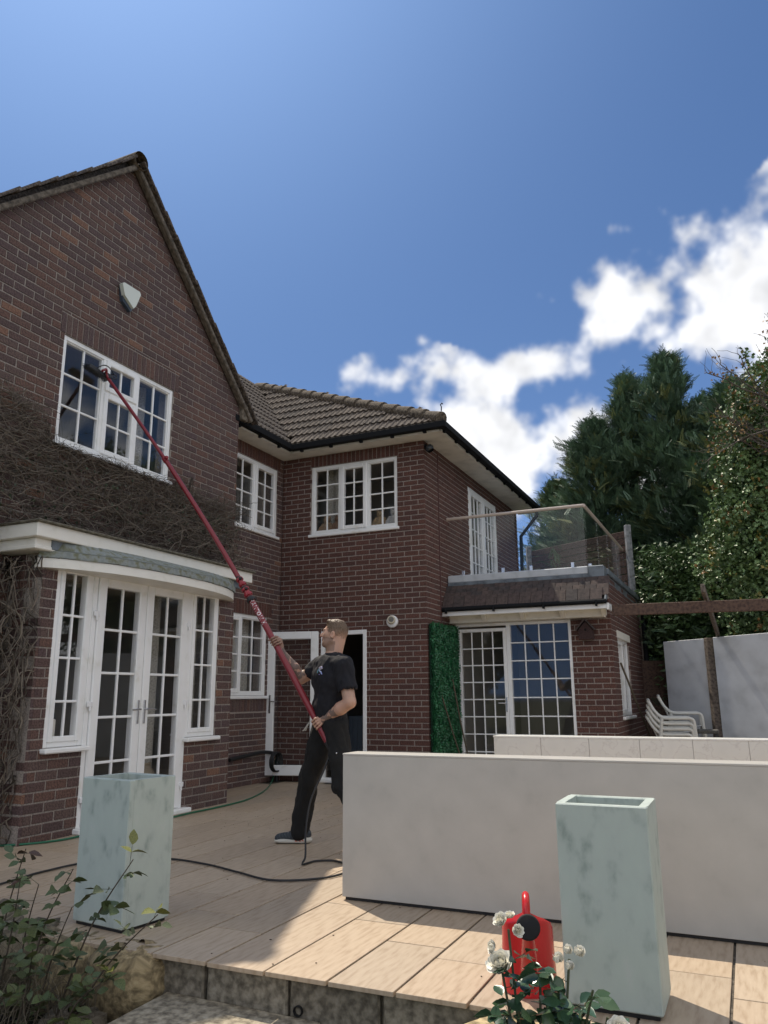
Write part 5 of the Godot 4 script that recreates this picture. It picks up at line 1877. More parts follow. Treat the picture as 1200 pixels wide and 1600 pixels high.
		for k in 4:
			var c0: Vector3 = hl2 + d * (.085 + k * .028) + Vector3(0, .106 - k * .011, 0)
			lc.tube([c0 - sd * .024, c0 + Vector3(0, .006, 0), c0 + sd * .024 + d * .012], [.003], 5)
		obj("lace", lc, mk(Color(.25, .26, .27), .9), sho)
	rebase(T, Vector3(-3.15, 0, -5.85))
	# ---- the pole
	var Pn := thing("cleaning_pole", "long red telescopic window cleaning pole with black brush held against the window", "cleaning pole")
	var red := mk(Color(.2, .016, .024), .33)
	var secs := [[0.0, .335, .0265], [.335, .355, .0245], [.355, .70, .0225], [.70, .985, .0175]]
	for q in secs:
		var pm := MB.new()
		var pts := []
		for k in 13: pts.append(pole_at(lerpf(q[0], q[1], k / 12.0)))
		pm.tube(pts, [q[2]], 18)
		obj("section", pm, red, Pn)
	for k in 5:
		var cm := MB.new()
		var c := pole_at(.312 + k * .0125)
		cm.tube([c - pd * .017, c + pd * .004], [.041 - k * .002], 16)
		obj("clamp", cm, mk(Color(.3, .02, .03), .35) if k != 0 else M.black, Pn)
		var bl := MB.new()
		bl.tube([c + pd * .006, c + pd * .024], [.031 - k * .002], 16)
		bl.cbox(c + pd * .004 + Vector3(.03, .0, .024), Vector3(.03, .022, .022), Basis(Vector3.UP, .6), .005)
		obj("clamp_lever", bl, M.black if k % 2 == 0 else mk(Color(.3, .02, .03), .35), Pn)
	var c3 := MB.new()
	var cc := pole_at(.70)
	c3.tube([cc - pd * .03, cc + pd * .02], [.028], 14)
	c3.cbox(cc + Vector3(.03, .01, .02), Vector3(.04, .03, .03), Basis(), .006)
	obj("clamp", c3, mk(Color(.24, .02, .03), .4), Pn)
	var en := MB.new()
	en.tube([pole_at(-.012), pole_at(.006)], [.024, .029], 16)
	obj("end_cap", en, M.black, Pn)
	# lettering wrapped on the pole
	var tm := TextMesh.new()
	tm.text = "PHANTOM X"
	tm.font_size = 64
	var sf := SystemFont.new()
	sf.font_names = PackedStringArray(["Droid Sans"])
	sf.font_weight = 700
	tm.font = sf
	tm.pixel_size = .00082
	tm.depth = .002
	var arr := tm.get_mesh_arrays()
	var tv: PackedVector3Array = arr[Mesh.ARRAY_VERTEX]
	var tnn: PackedVector3Array = arr[Mesh.ARRAY_NORMAL]
	var c4 := pole_at(.285)
	var ax := (pole_at(.24) - pole_at(.30)).normalized()      # reads downwards
	var toc := (CAM - c4)
	toc = (toc - ax * toc.dot(ax)).normalized()
	var vv := toc.cross(ax)
	for k in tv.size():
		var an := tv[k].y / .0265
		var rad := .0266 + tv[k].z * .3 + .0005
		var nr := toc * cos(an) + vv * sin(an)
		tv[k] = c4 + ax * tv[k].x * 1.0 + nr * rad
		tnn[k] = nr
	arr[Mesh.ARRAY_VERTEX] = tv
	arr[Mesh.ARRAY_NORMAL] = tnn
	var am := ArrayMesh.new()
	am.add_surface_from_arrays(Mesh.PRIMITIVE_TRIANGLES, arr)
	obj("lettering", am, mk(Color(.7, .68, .68), .5), Pn)
	# brush head
	var tip := pole_at(.985)
	var gn := MB.new()
	gn.tube(smooth_path([tip, tip + Vector3(-.02, .05, .01), tip + Vector3(.0, .09, .04), tip + Vector3(.01, .05, .1)], .02), [.014], 8)
	obj("gooseneck", gn, red, Pn)
	var bc := Vector3(-5.915, 4.545, -5.72)
	var bb := Basis(Vector3.RIGHT, -.13)
	var st := MB.new()
	st.cbox(bc, Vector3(.05, .05, .3), bb, .008)
	st.cbox(bc + Vector3(.03, 0, -.09), Vector3(.03, .05, .08), bb, .008)
	obj("brush_stock", st, mk(Color(.02, .022, .024), .6), Pn)
	var br := MB.new()
	var r3 := RandomNumberGenerator.new()
	r3.seed = 12
	for k in 700:
		var p := bc + bb * Vector3(-.025, r3.randf_range(-.024, .024), r3.randf_range(-.15, .155))
		var e := p + bb * Vector3(-.045, r3.randf_range(-.015, .015), r3.randf_range(-.012, .012) + (.03 if r3.randf() < .1 else 0.0))
		br.tube([p, e], [.0013, .0008], 3, false)
	var bro := obj("bristles", br, mk(Color(.05, .052, .055), .8), Pn)
	bro.set_meta("kind", "stuff")
	var hz := MB.new()
	hz.tube(smooth_path([bc + Vector3(.03, .02, .06), bc + Vector3(.06, .07, .0), bc + Vector3(.06, .075, -.08), bc + Vector3(.05, .02, -.17), tip + Vector3(.03, .0, .02)], .02), [.006], 6)
	hz.tube(smooth_path([bc + Vector3(.03, -.02, -.1), bc + Vector3(.06, -.02, -.18), bc + Vector3(.05, .03, -.2), bc + Vector3(.03, .03, -.14)], .02), [.005], 6)
	obj("water_tube", hz, M.black, Pn)
	rebase(Pn, POLE_A)

# ---------------------------------------------------------------- plants
func leaf_mesh(L: float, W: float, fold := .25, droop := .15) -> ArrayMesh:     # pointed oval along +z, base at the origin
	var mb := MB.new()
	var prof := [[0.0, .02], [.18, .62], [.42, 1.0], [.68, .78], [.88, .32], [1.0, .0]]
	var P := []
	var N := []
	for q in prof:
		var w: float = W * .5 * q[1]
		var z: float = q[0] * L
		var y: float = -droop * L * q[0] * q[0]
		P.append([Vector3(-w, y + w * fold, z), Vector3(0, y, z), Vector3(w, y + w * fold, z)])
		N.append([Vector3(fold, 1, droop).normalized(), Vector3(0, 1, droop).normalized(), Vector3(-fold, 1, droop).normalized()])
	mb.grid(P, N)
	return mb.mesh()
func cloud_of(parent: Node3D, called: String, mesh: Mesh, xf: Array, cols: Array, m: Material) -> MultiMeshInstance3D:
	var mm := MultiMesh.new()
	mm.transform_format = MultiMesh.TRANSFORM_3D
	mm.use_colors = true
	mm.mesh = mesh
	mm.instance_count = xf.size()
	for k in xf.size():
		mm.set_instance_transform(k, xf[k])
		mm.set_instance_color(k, cols[k])
	var mi := MultiMeshInstance3D.new()
	mi.name = called
	mi.multimesh = mm
	mi.material_override = m
	parent.add_child(mi, true)
	return mi
func frond_mesh() -> ArrayMesh:      # flat spray of a cypress: a rib with forked side sprigs
	var mb := MB.new()
	var L := .62
	for k in 13:
		var s := k / 13.0
		var o := Vector3(0, -.10 * s * s, s * L)
		for sd in [-1.0, 1.0]:
			var ln := .20 * (1.0 - s * .72) * (.9 if k % 2 == 0 else 1.0)
			var d := Vector3(sd * .72, -.12, .75).normalized() * ln
			var w := Vector3(-d.z, 0, d.x).normalized() * .013
			mb.poly([o, o + d * .55 + w, o + d, o + d * .55 - w] if sd < 0 else [o, o + d * .55 - w, o + d, o + d * .55 + w])
			var o2 := o + d * .4
			var d2 := Vector3(sd * .25, -.1, .97).normalized() * ln * .5
			var w2 := Vector3(-d2.z, 0, d2.x).normalized() * .011
			mb.poly([o2, o2 + d2 * .5 + w2, o2 + d2, o2 + d2 * .5 - w2])
	return mb.mesh()
func cluster_mesh(n: int, L: float, W: float, sd: int) -> ArrayMesh:
	var r := RandomNumberGenerator.new()
	r.seed = sd
	var mb := MB.new()
	for k in n:
		var o := Vector3(r.randf_range(-1, 1), r.randf_range(-1, 1), r.randf_range(-1, 1)) * L * 1.1
		var d := Vector3(r.randf_range(-1, 1), r.randf_range(-.9, .5), r.randf_range(-1, 1)).normalized() * L * r.randf_range(.7, 1.15)
		var w := d.cross(Vector3(r.randf_range(-.4, .4), 1, r.randf_range(-.4, .4))).normalized() * W * .5
		var up := w.cross(d).normalized() * W * .14
		mb.poly([o, o + d * .45 - w + up, o + d])
		mb.poly([o, o + d, o + d * .45 + w + up])
	return mb.mesh()
func conifer(label: String, at: Vector3, Ht: float, R: float, n: int, sd: int, fm: Mesh, m: Material, skirt := 0.0) -> Node3D:
	var T := thing("conifer_tree", label, "tree", at, 0, "trees beyond the garden room")
	var r := RandomNumberGenerator.new()
	r.seed = sd
	var tk := MB.new()
	tk.tube([Vector3.ZERO, Vector3(.05, Ht * .5, .03), Vector3(0, Ht * .99, 0)], [.16, .08, .008], 8)
	obj("trunk", tk, mk(Color(.06, .045, .035), .95, TX.concrete, 2.0), T)
	var xf := []
	var cs := []
	var lump := FastNoiseLite.new()
	lump.seed = sd
	lump.frequency = .55
	n = int(n * 1.6)
	var boughs := int(n / 26)
	for k in boughs:
		var h := pow((k + r.randf()) / boughs, .8)
		var y := skirt + h * (Ht - skirt)
		var az := r.randf() * TAU
		var rad: float = R * pow(1.0 - h, .68) * clampf(1.0 + .9 * lump.get_noise_3d(cos(az) * 2.2, y * 1.5, sin(az) * 2.2), .55, 1.5) * r.randf_range(.75, 1.12) + .05
		var out := Vector3(cos(az), r.randf_range(.05, .45) + h * 1.1, sin(az)).normalized()
		var tone := r.randf_range(.6, 1.35)
		var gold: bool = r.randf() < .12
		for j in 26:
			var f := pow(r.randf(), .6)
			if j < 3: f = 1.0
			var p := Vector3(0, y, 0) + out * rad * f + Vector3(0, -.22 * f * f * rad, 0)
			p += Vector3(r.randfn(), r.randfn() * .6, r.randfn()) * (.07 + .13 * f * (1.0 - h))
			var d := (out + Vector3(r.randf_range(-.75, .75), r.randf_range(-.45, .35), r.randf_range(-.75, .75))).normalized()
			var x := Vector3.UP.cross(d).normalized()
			var b := Basis(x, d.cross(x), d) * Basis(Vector3(0, 0, 1), r.randf_range(-.8, .8))
			var s := r.randf_range(.38, .72) * (1.0 - .4 * h)
			xf.append(Transform3D(b.scaled_local(Vector3(s, s, s)), p))
			var g := tone * r.randf_range(.75, 1.25)
			cs.append(Color(.2 * g, .22 * g, .085 * g) if gold and f > .6 else Color(.11 * g, .175 * g, .105 * g))
	# the leader and its short whorls
	for k in 75:
		var h := r.randf_range(.0, 1.0)
		var az := r.randf() * TAU
		var d := Vector3(cos(az) * .8, .75, sin(az) * .8).normalized()
		var x := Vector3.UP.cross(d).normalized()
		var s := .2 + .55 * (1.0 - h)
		xf.append(Transform3D(Basis(x, d.cross(x), d).scaled_local(Vector3(s, s, s)), Vector3(0, Ht - 1.1 + h * 1.45, 0)))
		cs.append(Color(.06, .1, .045))
	var mi := cloud_of(T, "crown", fm, xf, cs, m)
	mi.set_meta("kind", "stuff")
	return T
func leafy(called: String, label: String, at: Vector3, blobs: Array, n: int, sd: int, cm: Mesh, m: Material, base: Color, yellow: float, group: String, trunk_h := 2.0) -> Node3D:
	var T := thing(called, label, "tree" if called.ends_with("tree") else "shrub", at, 0, group)
	var r := RandomNumberGenerator.new()
	r.seed = sd
	var tk := MB.new()
	tk.tube([Vector3.ZERO, Vector3(.04, trunk_h * .5, .05), Vector3(-.03, trunk_h, 0)], [.14, .11, .07], 8)
	for q in blobs:
		tk.tube([Vector3(0, trunk_h * .6, 0), Vector3(0, trunk_h, 0).lerp(q[0], .5) + Vector3(.1, 0, .1), q[0]], [.07, .04, .01], 6)
	obj("trunk", tk, mk(Color(.07, .055, .04), .95, TX.concrete, 2.0), T)
	var tot := 0.0
	for q in blobs: tot += q[1].x * q[1].y * q[1].z
	var xf := []
	var cs := []
	var lump := FastNoiseLite.new()
	lump.seed = sd + 1
	lump.frequency = 1.1
	for q in blobs:
		var c: int = int(n * q[1].x * q[1].y * q[1].z / tot)
		for k in c:
			var d := Vector3(r.randfn(), r.randfn(), r.randfn()).normalized()
			var f := pow(r.randf(), .38) * (1.0 + .45 * lump.get_noise_3dv(q[0] + d * 1.6))
			var p: Vector3 = q[0] + d * q[1] * f
			var s := r.randf_range(.7, 1.3)
			xf.append(Transform3D(Basis.from_euler(Vector3(r.randf() * TAU, r.randf() * TAU, r.randf_range(-.6, .6))).scaled_local(Vector3(s, s, s)), p))
			var g := r.randf_range(.6, 1.4)
			var col := Color(base.r * g, base.g * g, base.b * g)
			if r.randf() < yellow and f > .75: col = [Color(.25, .2, .04), Color(.2, .19, .05), Color(.26, .14, .04)][r.randi() % 3]
			cs.append(col)
	var mi := cloud_of(T, "crown", cm, xf, cs, m)
	mi.set_meta("kind", "stuff")
	return T
func stems(mb: MB, r: RandomNumberGenerator, n: int, start: Callable, dir: Callable, segs: int, step: float, rmin: float, rmax: float, wob := .5) -> void:
	for k in n:
		var p: Vector3 = start.call(r)
		var d: Vector3 = dir.call(r)
		var pts := [p]
		for j in segs:
			d = (d + Vector3(r.randf_range(-wob, wob) * .5, r.randf_range(-wob, wob), r.randf_range(-wob, wob))).normalized()
			p += d * step
			pts.append(p)
		var ra := r.randf_range(rmin, rmax)
		var g := r.randf_range(.55, 1.5)
		mb.col = Color(.135 * g, .112 * g, .088 * g)
		mb.tube(pts, [ra, ra, ra * .9, ra * .8, ra * .7, ra * .6, ra * .5, ra * .4], 4, false)
func creepers() -> void:
	var r := RandomNumberGenerator.new()
	r.seed = 21
	var m := mk(Color.WHITE, .9, null, 1, null, 0, true)
	var T := thing("climbing_plant", "thick tangle of bare brown creeper stems across the gable above the flat roof", "creeper", Vector3(-6, 2.7, -6.3))
	var mb := MB.new()
	var top := func(z: float) -> float: return 3.98 - .30 * smoothstep(-4.6, -5.5, z) - .1 * smoothstep(-6.6, -8.2, z)
	stems(mb, r, 1500, func(q):
		var z: float = q.randf_range(-3.8, -8.3)
		var y: float = lerpf(2.72, top.call(z), pow(q.randf(), .8))
		var bulk: float = lerpf(.34, .05, (y - 2.7) / (top.call(z) - 2.7))
		return Vector3(q.randf_range(.02, bulk), y - 2.7, z + 6.3), func(q): return Vector3(.02, q.randf_range(-.5, .5), [-1.0, 1.0][q.randi() % 2]).normalized(), 11, .055, .0022, .0062, .42)
	stems(mb, r, 45, func(q): return Vector3(q.randf_range(.05, .2), .02, q.randf_range(2.3, -2.0)), func(q): return Vector3(0, .45, [-1.0, 1.0][q.randi() % 2]).normalized(), 15, .06, .005, .009, .28)
	# loose ends that stand up over the edge
	stems(mb, r, 260, func(q):
		var z: float = q.randf_range(-4.2, -8.35)
		return Vector3(q.randf_range(.03, .16), top.call(z) - 2.76, z + 6.3), func(q): return Vector3(.15, q.randf_range(-.1, .6), q.randf_range(-1, 1)).normalized(), 8, .04, .0018, .0035, .6)
	var n := mb.v.size()
	for k in n:
		var p := mb.v[k]
		if p.x < .004: mb.v[k].x = .004 + (p.x * -.1)
		var lim: float = top.call(p.z - 6.3) - 2.7 + .12
		if p.z - 6.3 < -5.2 and p.z - 6.3 > -7.1: lim = min(lim, .93)
		if p.y > lim: mb.v[k].y = lim - (p.y - lim) * .3
		if p.y < .012: mb.v[k].y = .012
		if p.z < -2.1: mb.v[k].z = -2.1 - (p.z + 2.1) * .25
	var so := obj("stems", mb, m, T)
	so.set_meta("kind", "stuff")
	var lf := leaf_mesh(.035, .026)
	var xf := []
	var cs := []
	for k in 900:
		var z := r.randf_range(-4.0, -8.25)
		xf.append(Transform3D(Basis.from_euler(Vector3(r.randf() * TAU, r.randf() * TAU, r.randf() * TAU)), Vector3(r.randf_range(.02, .25), r.randf_range(.02, .75), z + 6.3)))
		cs.append([Color(.05, .045, .03), Color(.035, .05, .025), Color(.06, .05, .04)][r.randi() % 3])
	cloud_of(T, "leaves", lf, xf, cs, mk(Color.WHITE, .7, null, 1, null, 0, true)).set_meta("kind", "stuff")
	var T2 := thing("climbing_plant", "gnarled bare creeper stems hanging down the side of the door bay", "creeper", Vector3(-5.75, 0, -4.9))
	var m2 := MB.new()
	stems(m2, r, 420, func(q): return Vector3(q.randf_range(-.7, .24), q.randf_range(.1, 2.35), q.randf_range(-.02, .16)), func(q): return Vector3(q.randf_range(-.4, .4), [-1.0, 1.0][q.randi() % 2], q.randf_range(-.2, .2)).normalized(), 10, .06, .0035, .011, .55)
	for k in m2.v.size():
		var p := m2.v[k]
		if p.z < -.04: m2.v[k].z = -.04 - (p.z + .04) * .3
		var lx := .10 + .13 * smoothstep(.2, 2.0, p.y)
		if p.x > lx: m2.v[k].x = lx - (p.x - lx) * .4
		if p.y > 2.42: m2.v[k].y = 2.42 - (p.y - 2.42)
		if p.y < .02: m2.v[k].y = .02
	obj("stems", m2, m, T2).set_meta("kind", "stuff")
func petal_into(mb: MB, c: Vector3, b: Basis, L: float, W: float, cup: float) -> void:
	var P := []
	var N := []
	for u in 6:
		var s := u / 5.0
		var pr := []
		var nr := []
		for v in 5:
			var t := -1.0 + v * .5
			var w := W * sqrt(max(0.02, sin(PI * (.12 + s * .8)))) * t
			pr.append(c + b * Vector3(w, L * s + sin(t * 3.0) * .001, cup * (s * s * .6 - .35 * (1.0 - t * t) * s)))
			nr.append((b * Vector3(-t * .5, -.3, 1)).normalized())
		P.append(pr); N.append(nr)
	mb.grid(P, N)
func rose_bloom(parent: Node3D, at: Vector3, r: float, face: Vector3, sd: int, open := 1.0) -> void:
	var q := RandomNumberGenerator.new()
	q.seed = sd
	var mb := MB.new()
	var z := face.normalized()
	var x := z.cross(Vector3(.3, 1, .1)).normalized()
	var F := Basis(x, z.cross(x), z)
	for ringk in 5:
		var cnt: int = [4, 5, 6, 7, 8][ringk]
		for k in cnt:
			var a := TAU * (k + q.randf() * .5) / cnt + ringk
			var tilt := lerpf(.15, 1.25 * open, ringk / 4.0) + q.randf_range(-.1, .1)
			var b := F * Basis(Vector3(0, 0, 1), a) * Basis(Vector3.RIGHT, PI * .5 - tilt)
			mb.col = Color(.84, .82, .74).lerp(Color(.82, .76, .55), (1.0 - ringk / 4.0) * .5) * q.randf_range(.92, 1.05)
			petal_into(mb, at + F * (Vector3(cos(a), sin(a), 0) * r * .04 * ringk), b, r * lerpf(.7, 1.0, ringk / 4.0), r * lerpf(.3, .52, ringk / 4.0), r * .35)
	var m := mk(Color.WHITE, .6, null, 1, null, 0, true)
	m.backlight = Color(.8, .78, .66)
	obj("flower", mb, m, parent)
var rose_leaves := []
func spray(parent: Node3D, at: Vector3, d: Vector3, r: RandomNumberGenerator, size: float, mats: Array, nl := 5) -> void:    # a compound rose leaf
	if rose_leaves.is_empty():
		for k in 3: rose_leaves.append(leaf_mesh(.064, .044 + k * .003, .12 + k * .12, .05 + k * .12))
	d = d.normalized()
	var x := Vector3.UP.cross(d).normalized()
	var L := .085 * size
	var m: Material = mats[r.randi() % mats.size()]
	var st := MB.new()
	st.tube([at, at + d * L], [.0012, .0008], 4, false)
	obj("leaf_stalk", st, M.stalk, parent)
	for k in nl:
		var s: float = [1.0, .62, .62, .2, .2][k]
		var sg: float = [0.0, -1.0, 1.0, -1.0, 1.0][k]
		var dd := (d * (1.0 if k == 0 else .45) + x * sg * .85 + Vector3(0, r.randf_range(-.45, .25), 0)).normalized()
		var xx := Vector3.UP.cross(dd).normalized()
		var b := Basis(xx, dd.cross(xx), dd) * Basis(Vector3(0, 0, 1), r.randf_range(-.9, .9))
		var z := size * r.randf_range(.75, 1.15) * (1.0 if k < 3 else .8)
		var o := obj("leaf", rose_leaves[r.randi() % 3], m, parent)
		o.transform = Transform3D(b.scaled_local(Vector3(z, z, z)), at + d * L * s)
func roses() -> void:
	M.stalk = mk(Color(.05, .06, .025), .6)
	var greens := []
	for q in [Color(.105, .145, .05), Color(.09, .125, .048), Color(.135, .165, .055), Color(.105, .13, .055)]:
		var m := mk(q, .5, TX.fine, 9.0)
		m.backlight = Color(.35, .42, .12)
		greens.append(m)
	var lime := mk(Color(.2, .21, .04), .4, TX.fine, 9.0)
	lime.backlight = Color(.5, .5, .1)
	var bronze := mk(Color(.11, .06, .035), .4, TX.fine, 9.0)
	bronze.backlight = Color(.3, .18, .08)
	var cane := mk(Color(.06, .045, .03), .7)
	var r := RandomNumberGenerator.new()
	r.seed = 77
	var A := thing("rose_bush", "leafy green rose bush without blooms in the bed beside the left planter", "rose bush", Vector3(-3.0, -.4, -2.95))
	for q in [[Vector3(-.45, 0, 0), Vector3(-.32, .86, -.05), bronze, .55], [Vector3(-.35, 0, .05), Vector3(-.26, .74, .02), bronze, .5], [Vector3(-.3, 0, -.05), Vector3(-.16, .72, 0), greens, .35], [Vector3(-.2, 0, 0), Vector3(.03, .80, -.02), greens, .3], [Vector3(-.05, 0, .0), Vector3(.36, .86, -.05), greens, .3], [Vector3(0, 0, .02), Vector3(.56, .66, .0), greens, .35], [Vector3(.05, 0, .05), Vector3(.40, .42, .05), greens, .3], [Vector3(-.1, 0, .05), Vector3(.12, .66, .06), greens, .25], [Vector3(-.5, 0, .1), Vector3(-.55, .62, .1), greens, .3], [Vector3(-.15, 0, .1), Vector3(.0, .5, .15), greens, .3], [Vector3(-.6, 0, .0), Vector3(-.48, .5, .0), greens, .2]]:
		var mid: Vector3 = q[0].lerp(q[1], .55) + Vector3(r.randf_range(-.05, .02), .06, r.randf_range(-.04, .04))
		var path := smooth_path([q[0], mid, q[1]], .03)
		var rs := []
		for k in path.size(): rs.append(lerpf(.0065, .0022, k / float(path.size())))
		var mb := MB.new()
		mb.tube(path, rs, 6)
		obj("cane", mb, cane, A)
		var k := int(path.size() * q[3])
		while k < path.size():
			var last: bool = k > path.size() - 5
			var mt: Array = q[2] if q[2] is Array else ([q[2]] if last else greens)
			if q[2] is Array and last and q[1].x > .3: mt = [lime]
			var d := Vector3(r.randf_range(-1, 1), r.randf_range(-.1, .7), r.randf_range(-.6, 1)).normalized()
			spray(A, path[k], d, r, r.randf_range(.8, 1.15), mt, 3 if last else 5)
			k += 3
	var dead := MB.new()
	stems(dead, r, 260, func(g): return Vector3(g.randf_range(-.75, .15), g.randf_range(.0, .25), g.randf_range(-.15, .25)), func(g): return Vector3(g.randf_range(-.5, .5), 1, g.randf_range(-.3, .3)).normalized(), 8, .035, .001, .0026, .5)
	var ds := obj("dry_twigs", dead, mk(Color(.8, .8, .7), .9, null, 1, null, 0, true), A)
	ds.set_meta("kind", "stuff")
	# glossy white rose in front of the terrace edge
	var Bs := thing("white_rose_bush", "white rose in bloom with glossy dark leaves before the watering can", "rose bush", Vector3(-.68, -.4, -2.55))
	var gloss := []
	for q in [Color(.035, .075, .038), Color(.03, .065, .036), Color(.045, .085, .038)]:
		var m := mk(q, .22)
		m.backlight = Color(.2, .3, .08)
		gloss.append(m)
	var tips := [[Vector3(-.11, .755, -.05), "big"], [Vector3(-.085, .86, -.06), "trio"], [Vector3(.105, .80, -.05), "buds"], [Vector3(.255, .665, .05), "one"], [Vector3(.33, .65, .06), "one"], [Vector3(.0, .6, .0), ""], [Vector3(.15, .66, .02), ""], [Vector3(-.1, .55, .05), ""], [Vector3(.06, .72, -.08), ""], [Vector3(.21, .66, -.04), ""], [Vector3(-.22, .52, .02), ""], [Vector3(.1, .5, .1), ""], [Vector3(.02, .74, -.02), ""], [Vector3(-.04, .66, .02), ""], [Vector3(.18, .74, 0), ""], [Vector3(.26, .6, 0), ""]]
	for q in tips:
		var b0 := Vector3(r.randf_range(-.08, .1), 0, r.randf_range(-.05, .05))
		var path := smooth_path([b0, b0.lerp(q[0], .5) + Vector3(r.randf_range(-.03, .03), .05, r.randf_range(-.03, .03)), q[0]], .03)
		var mb := MB.new()
		mb.tube(path, [.004], 6)
		obj("cane", mb, M.stalk, Bs)
		var k := int(path.size() * .5)
		while k < path.size() - (3 if q[1] != "" else 0):
			spray(Bs, path[k], Vector3(r.randf_range(-1, 1), r.randf_range(-.1, .5), r.randf_range(-.7, .8)), r, r.randf_range(.75, 1.05), gloss, 5)
			k += 2
		match q[1]:
			"big": rose_bloom(Bs, q[0], .046, Vector3(-.1, .8, .6), 5)
			"one": rose_bloom(Bs, q[0], .034, Vector3(.1, .6, .8), 9 + int(q[0].x * 100))
			"trio":
				for z in [[Vector3(-.02, .02, 0), .028, Vector3(-.3, .6, .6)], [Vector3(.03, .0, .01), .022, Vector3(.6, .3, .6)], [Vector3(-.045, -.055, .01), .024, Vector3(-.8, .2, .6)], [Vector3(.0, .03, -.02), .02, Vector3(0, 1, .2)]]:
					rose_bloom(Bs, q[0] + z[0], z[1], z[2], int(z[1] * 10000), .9)
			"buds":
				for z in [[Vector3(-.03, -.01, 0), .024], [Vector3(.0, .02, .01), .022], [Vector3(.03, .015, 0), .025], [Vector3(.005, -.02, .02), .02]]:
					rose_bloom(Bs, q[0] + z[0], z[1], Vector3(z[0].x * 8, .9, .3), int(z[1] * 9000), .42)
func vegetation() -> void:
	creepers()
	roses()
	var fm := frond_mesh()
	var cm := mk(Color.WHITE, .6, null, 1, null, 0, true)
	cm.backlight = Color(.4, .45, .18)
	conifer("tall dark cypress with a feathery pointed top", Vector3(-.95, -.4, -17.2), 8.8, 2.4, 11000, 11, fm, cm)
	conifer("dark cypress with a thinner second top beside the tallest one", Vector3(-1.85, -.4, -17.9), 8.75, 2.2, 9000, 12, fm, cm)
	conifer("broad dark cypress behind the balcony glass", Vector3(-2.6, -.4, -17.4), 7.6, 2.4, 10500, 13, fm, cm)
	conifer("lower spreading cypress next to the hipped wing", Vector3(-3.75, -.4, -18.4), 6.5, 2.1, 8000, 14, fm, cm)
	conifer("bushy cypress between the feathery one and the ivy tree", Vector3(.35, -.4, -16.4), 7.6, 2.6, 12000, 15, fm, cm)
	conifer("shorter cypress filling the gap between the feathery tops", Vector3(-.25, -.4, -17.9), 7.9, 2.1, 8000, 16, fm, cm)
	conifer("low ragged cypress close behind the slatted screen", Vector3(-3.15, -.4, -17.3), 5.9, 1.9, 7000, 17, fm, cm)
	var ivy := cluster_mesh(9, .075, .055, 4)
	var im := mk(Color.WHITE, .48, null, 1, null, 0, true)
	im.backlight = Color(.22, .28, .08)
	leafy("ivy_tree", "tall tree clad in dark ivy with yellowing leaves", Vector3(1.3, -.4, -14.2), [[Vector3(-.1, 5.7, 0), Vector3(1.2, 1.8, 1.1)], [Vector3(.5, 4.0, .1), Vector3(1.6, 1.8, 1.3)], [Vector3(-.7, 3.6, .2), Vector3(1.1, 1.6, 1.0)], [Vector3(.9, 6.4, 0), Vector3(1.1, 1.4, 1.0)], [Vector3(-.6, 5.0, .1), Vector3(.9, 1.3, .9)]], 17000, 31, ivy, im, Color(.12, .19, .07), .1, "trees beyond the garden room", 3.5)
	var laurel := cluster_mesh(8, .11, .05, 6)
	leafy("laurel_shrub", "glossy green laurel behind the white boards", Vector3(-.2, -.4, -15.0), [[Vector3(0, 2.6, 0), Vector3(1.25, 1.2, .7)], [Vector3(-.7, 3.2, .1), Vector3(.7, 1.0, .6)]], 3600, 32, laurel, im, Color(.07, .12, .042), .0, "shrubs along the boundary", 1.5)
	leafy("laurel_shrub", "glossy green laurel beside the glass balcony end", Vector3(-1.45, -.4, -15.9), [[Vector3(0, 3.0, 0), Vector3(.75, 1.3, .7)]], 2200, 33, laurel, im, Color(.075, .125, .045), .0, "shrubs along the boundary", 1.5)
	leafy("laurel_shrub", "dark laurel under the ivy tree", Vector3(1.5, -.4, -14.6), [[Vector3(0, 2.4, 0), Vector3(1.5, 1.1, .7)]], 2800, 34, laurel, im, Color(.065, .11, .04), .0, "shrubs along the boundary", 1.5)
	# half bare tree with crooked twigs and a few orange leaves
	var B := thing("bare_tree", "half bare tree with crooked grey twigs and a few orange leaves", "tree", Vector3(1.1, -.4, -13.2), 0, "trees beyond the garden room")
	var r := RandomNumberGenerator.new()
	r.seed = 91
	var tw := MB.new()
	tw.col = Color(.1, .085, .07)
	tw.tube([Vector3.ZERO, Vector3(.1, 3, 0), Vector3(.0, 5.6, 0), Vector3(.1, 6.6, .1)], [.16, .12, .07, .04], 8)
	var xf := []
	var cs := []
	for k in 26:
		var p := Vector3(.0, r.randf_range(4.6, 6.7), .05)
		var d := Vector3(r.randf_range(-1.2, .8), r.randf_range(.0, .9), r.randf_range(-.5, .6)).normalized()
		var pts := [p]
		for j in 9:
			d = (d + Vector3(r.randf_range(-.35, .3), r.randf_range(-.28, .3), r.randf_range(-.3, .3))).normalized()
			p += d * .16
			pts.append(p)
			for z in 2:
				var e := p
				var dd := (d + Vector3(r.randf_range(-1, 1), r.randf_range(-.7, .9), r.randf_range(-1, 1))).normalized()
				var tp := [e]
				for y in 5:
					dd = (dd + Vector3(r.randf_range(-.5, .5), r.randf_range(-.4, .5), r.randf_range(-.5, .5))).normalized()
					e += dd * .075
					tp.append(e)
					if r.randf() < .08:
						xf.append(Transform3D(Basis.from_euler(Vector3(r.randf() * 6, r.randf() * 6, r.randf() * 6)), e))
						cs.append([Color(.28, .16, .05), Color(.3, .22, .06), Color(.22, .12, .05)][r.randi() % 3])
				tw.tube(tp, [.006, .005, .004, .003], 4, false)
		tw.tube(pts, [.028, .025, .02, .017, .014, .012, .01, .008], 5, false)
	obj("trunk", tw, mk(Color.WHITE, .9, null, 1, null, 0, true), B)
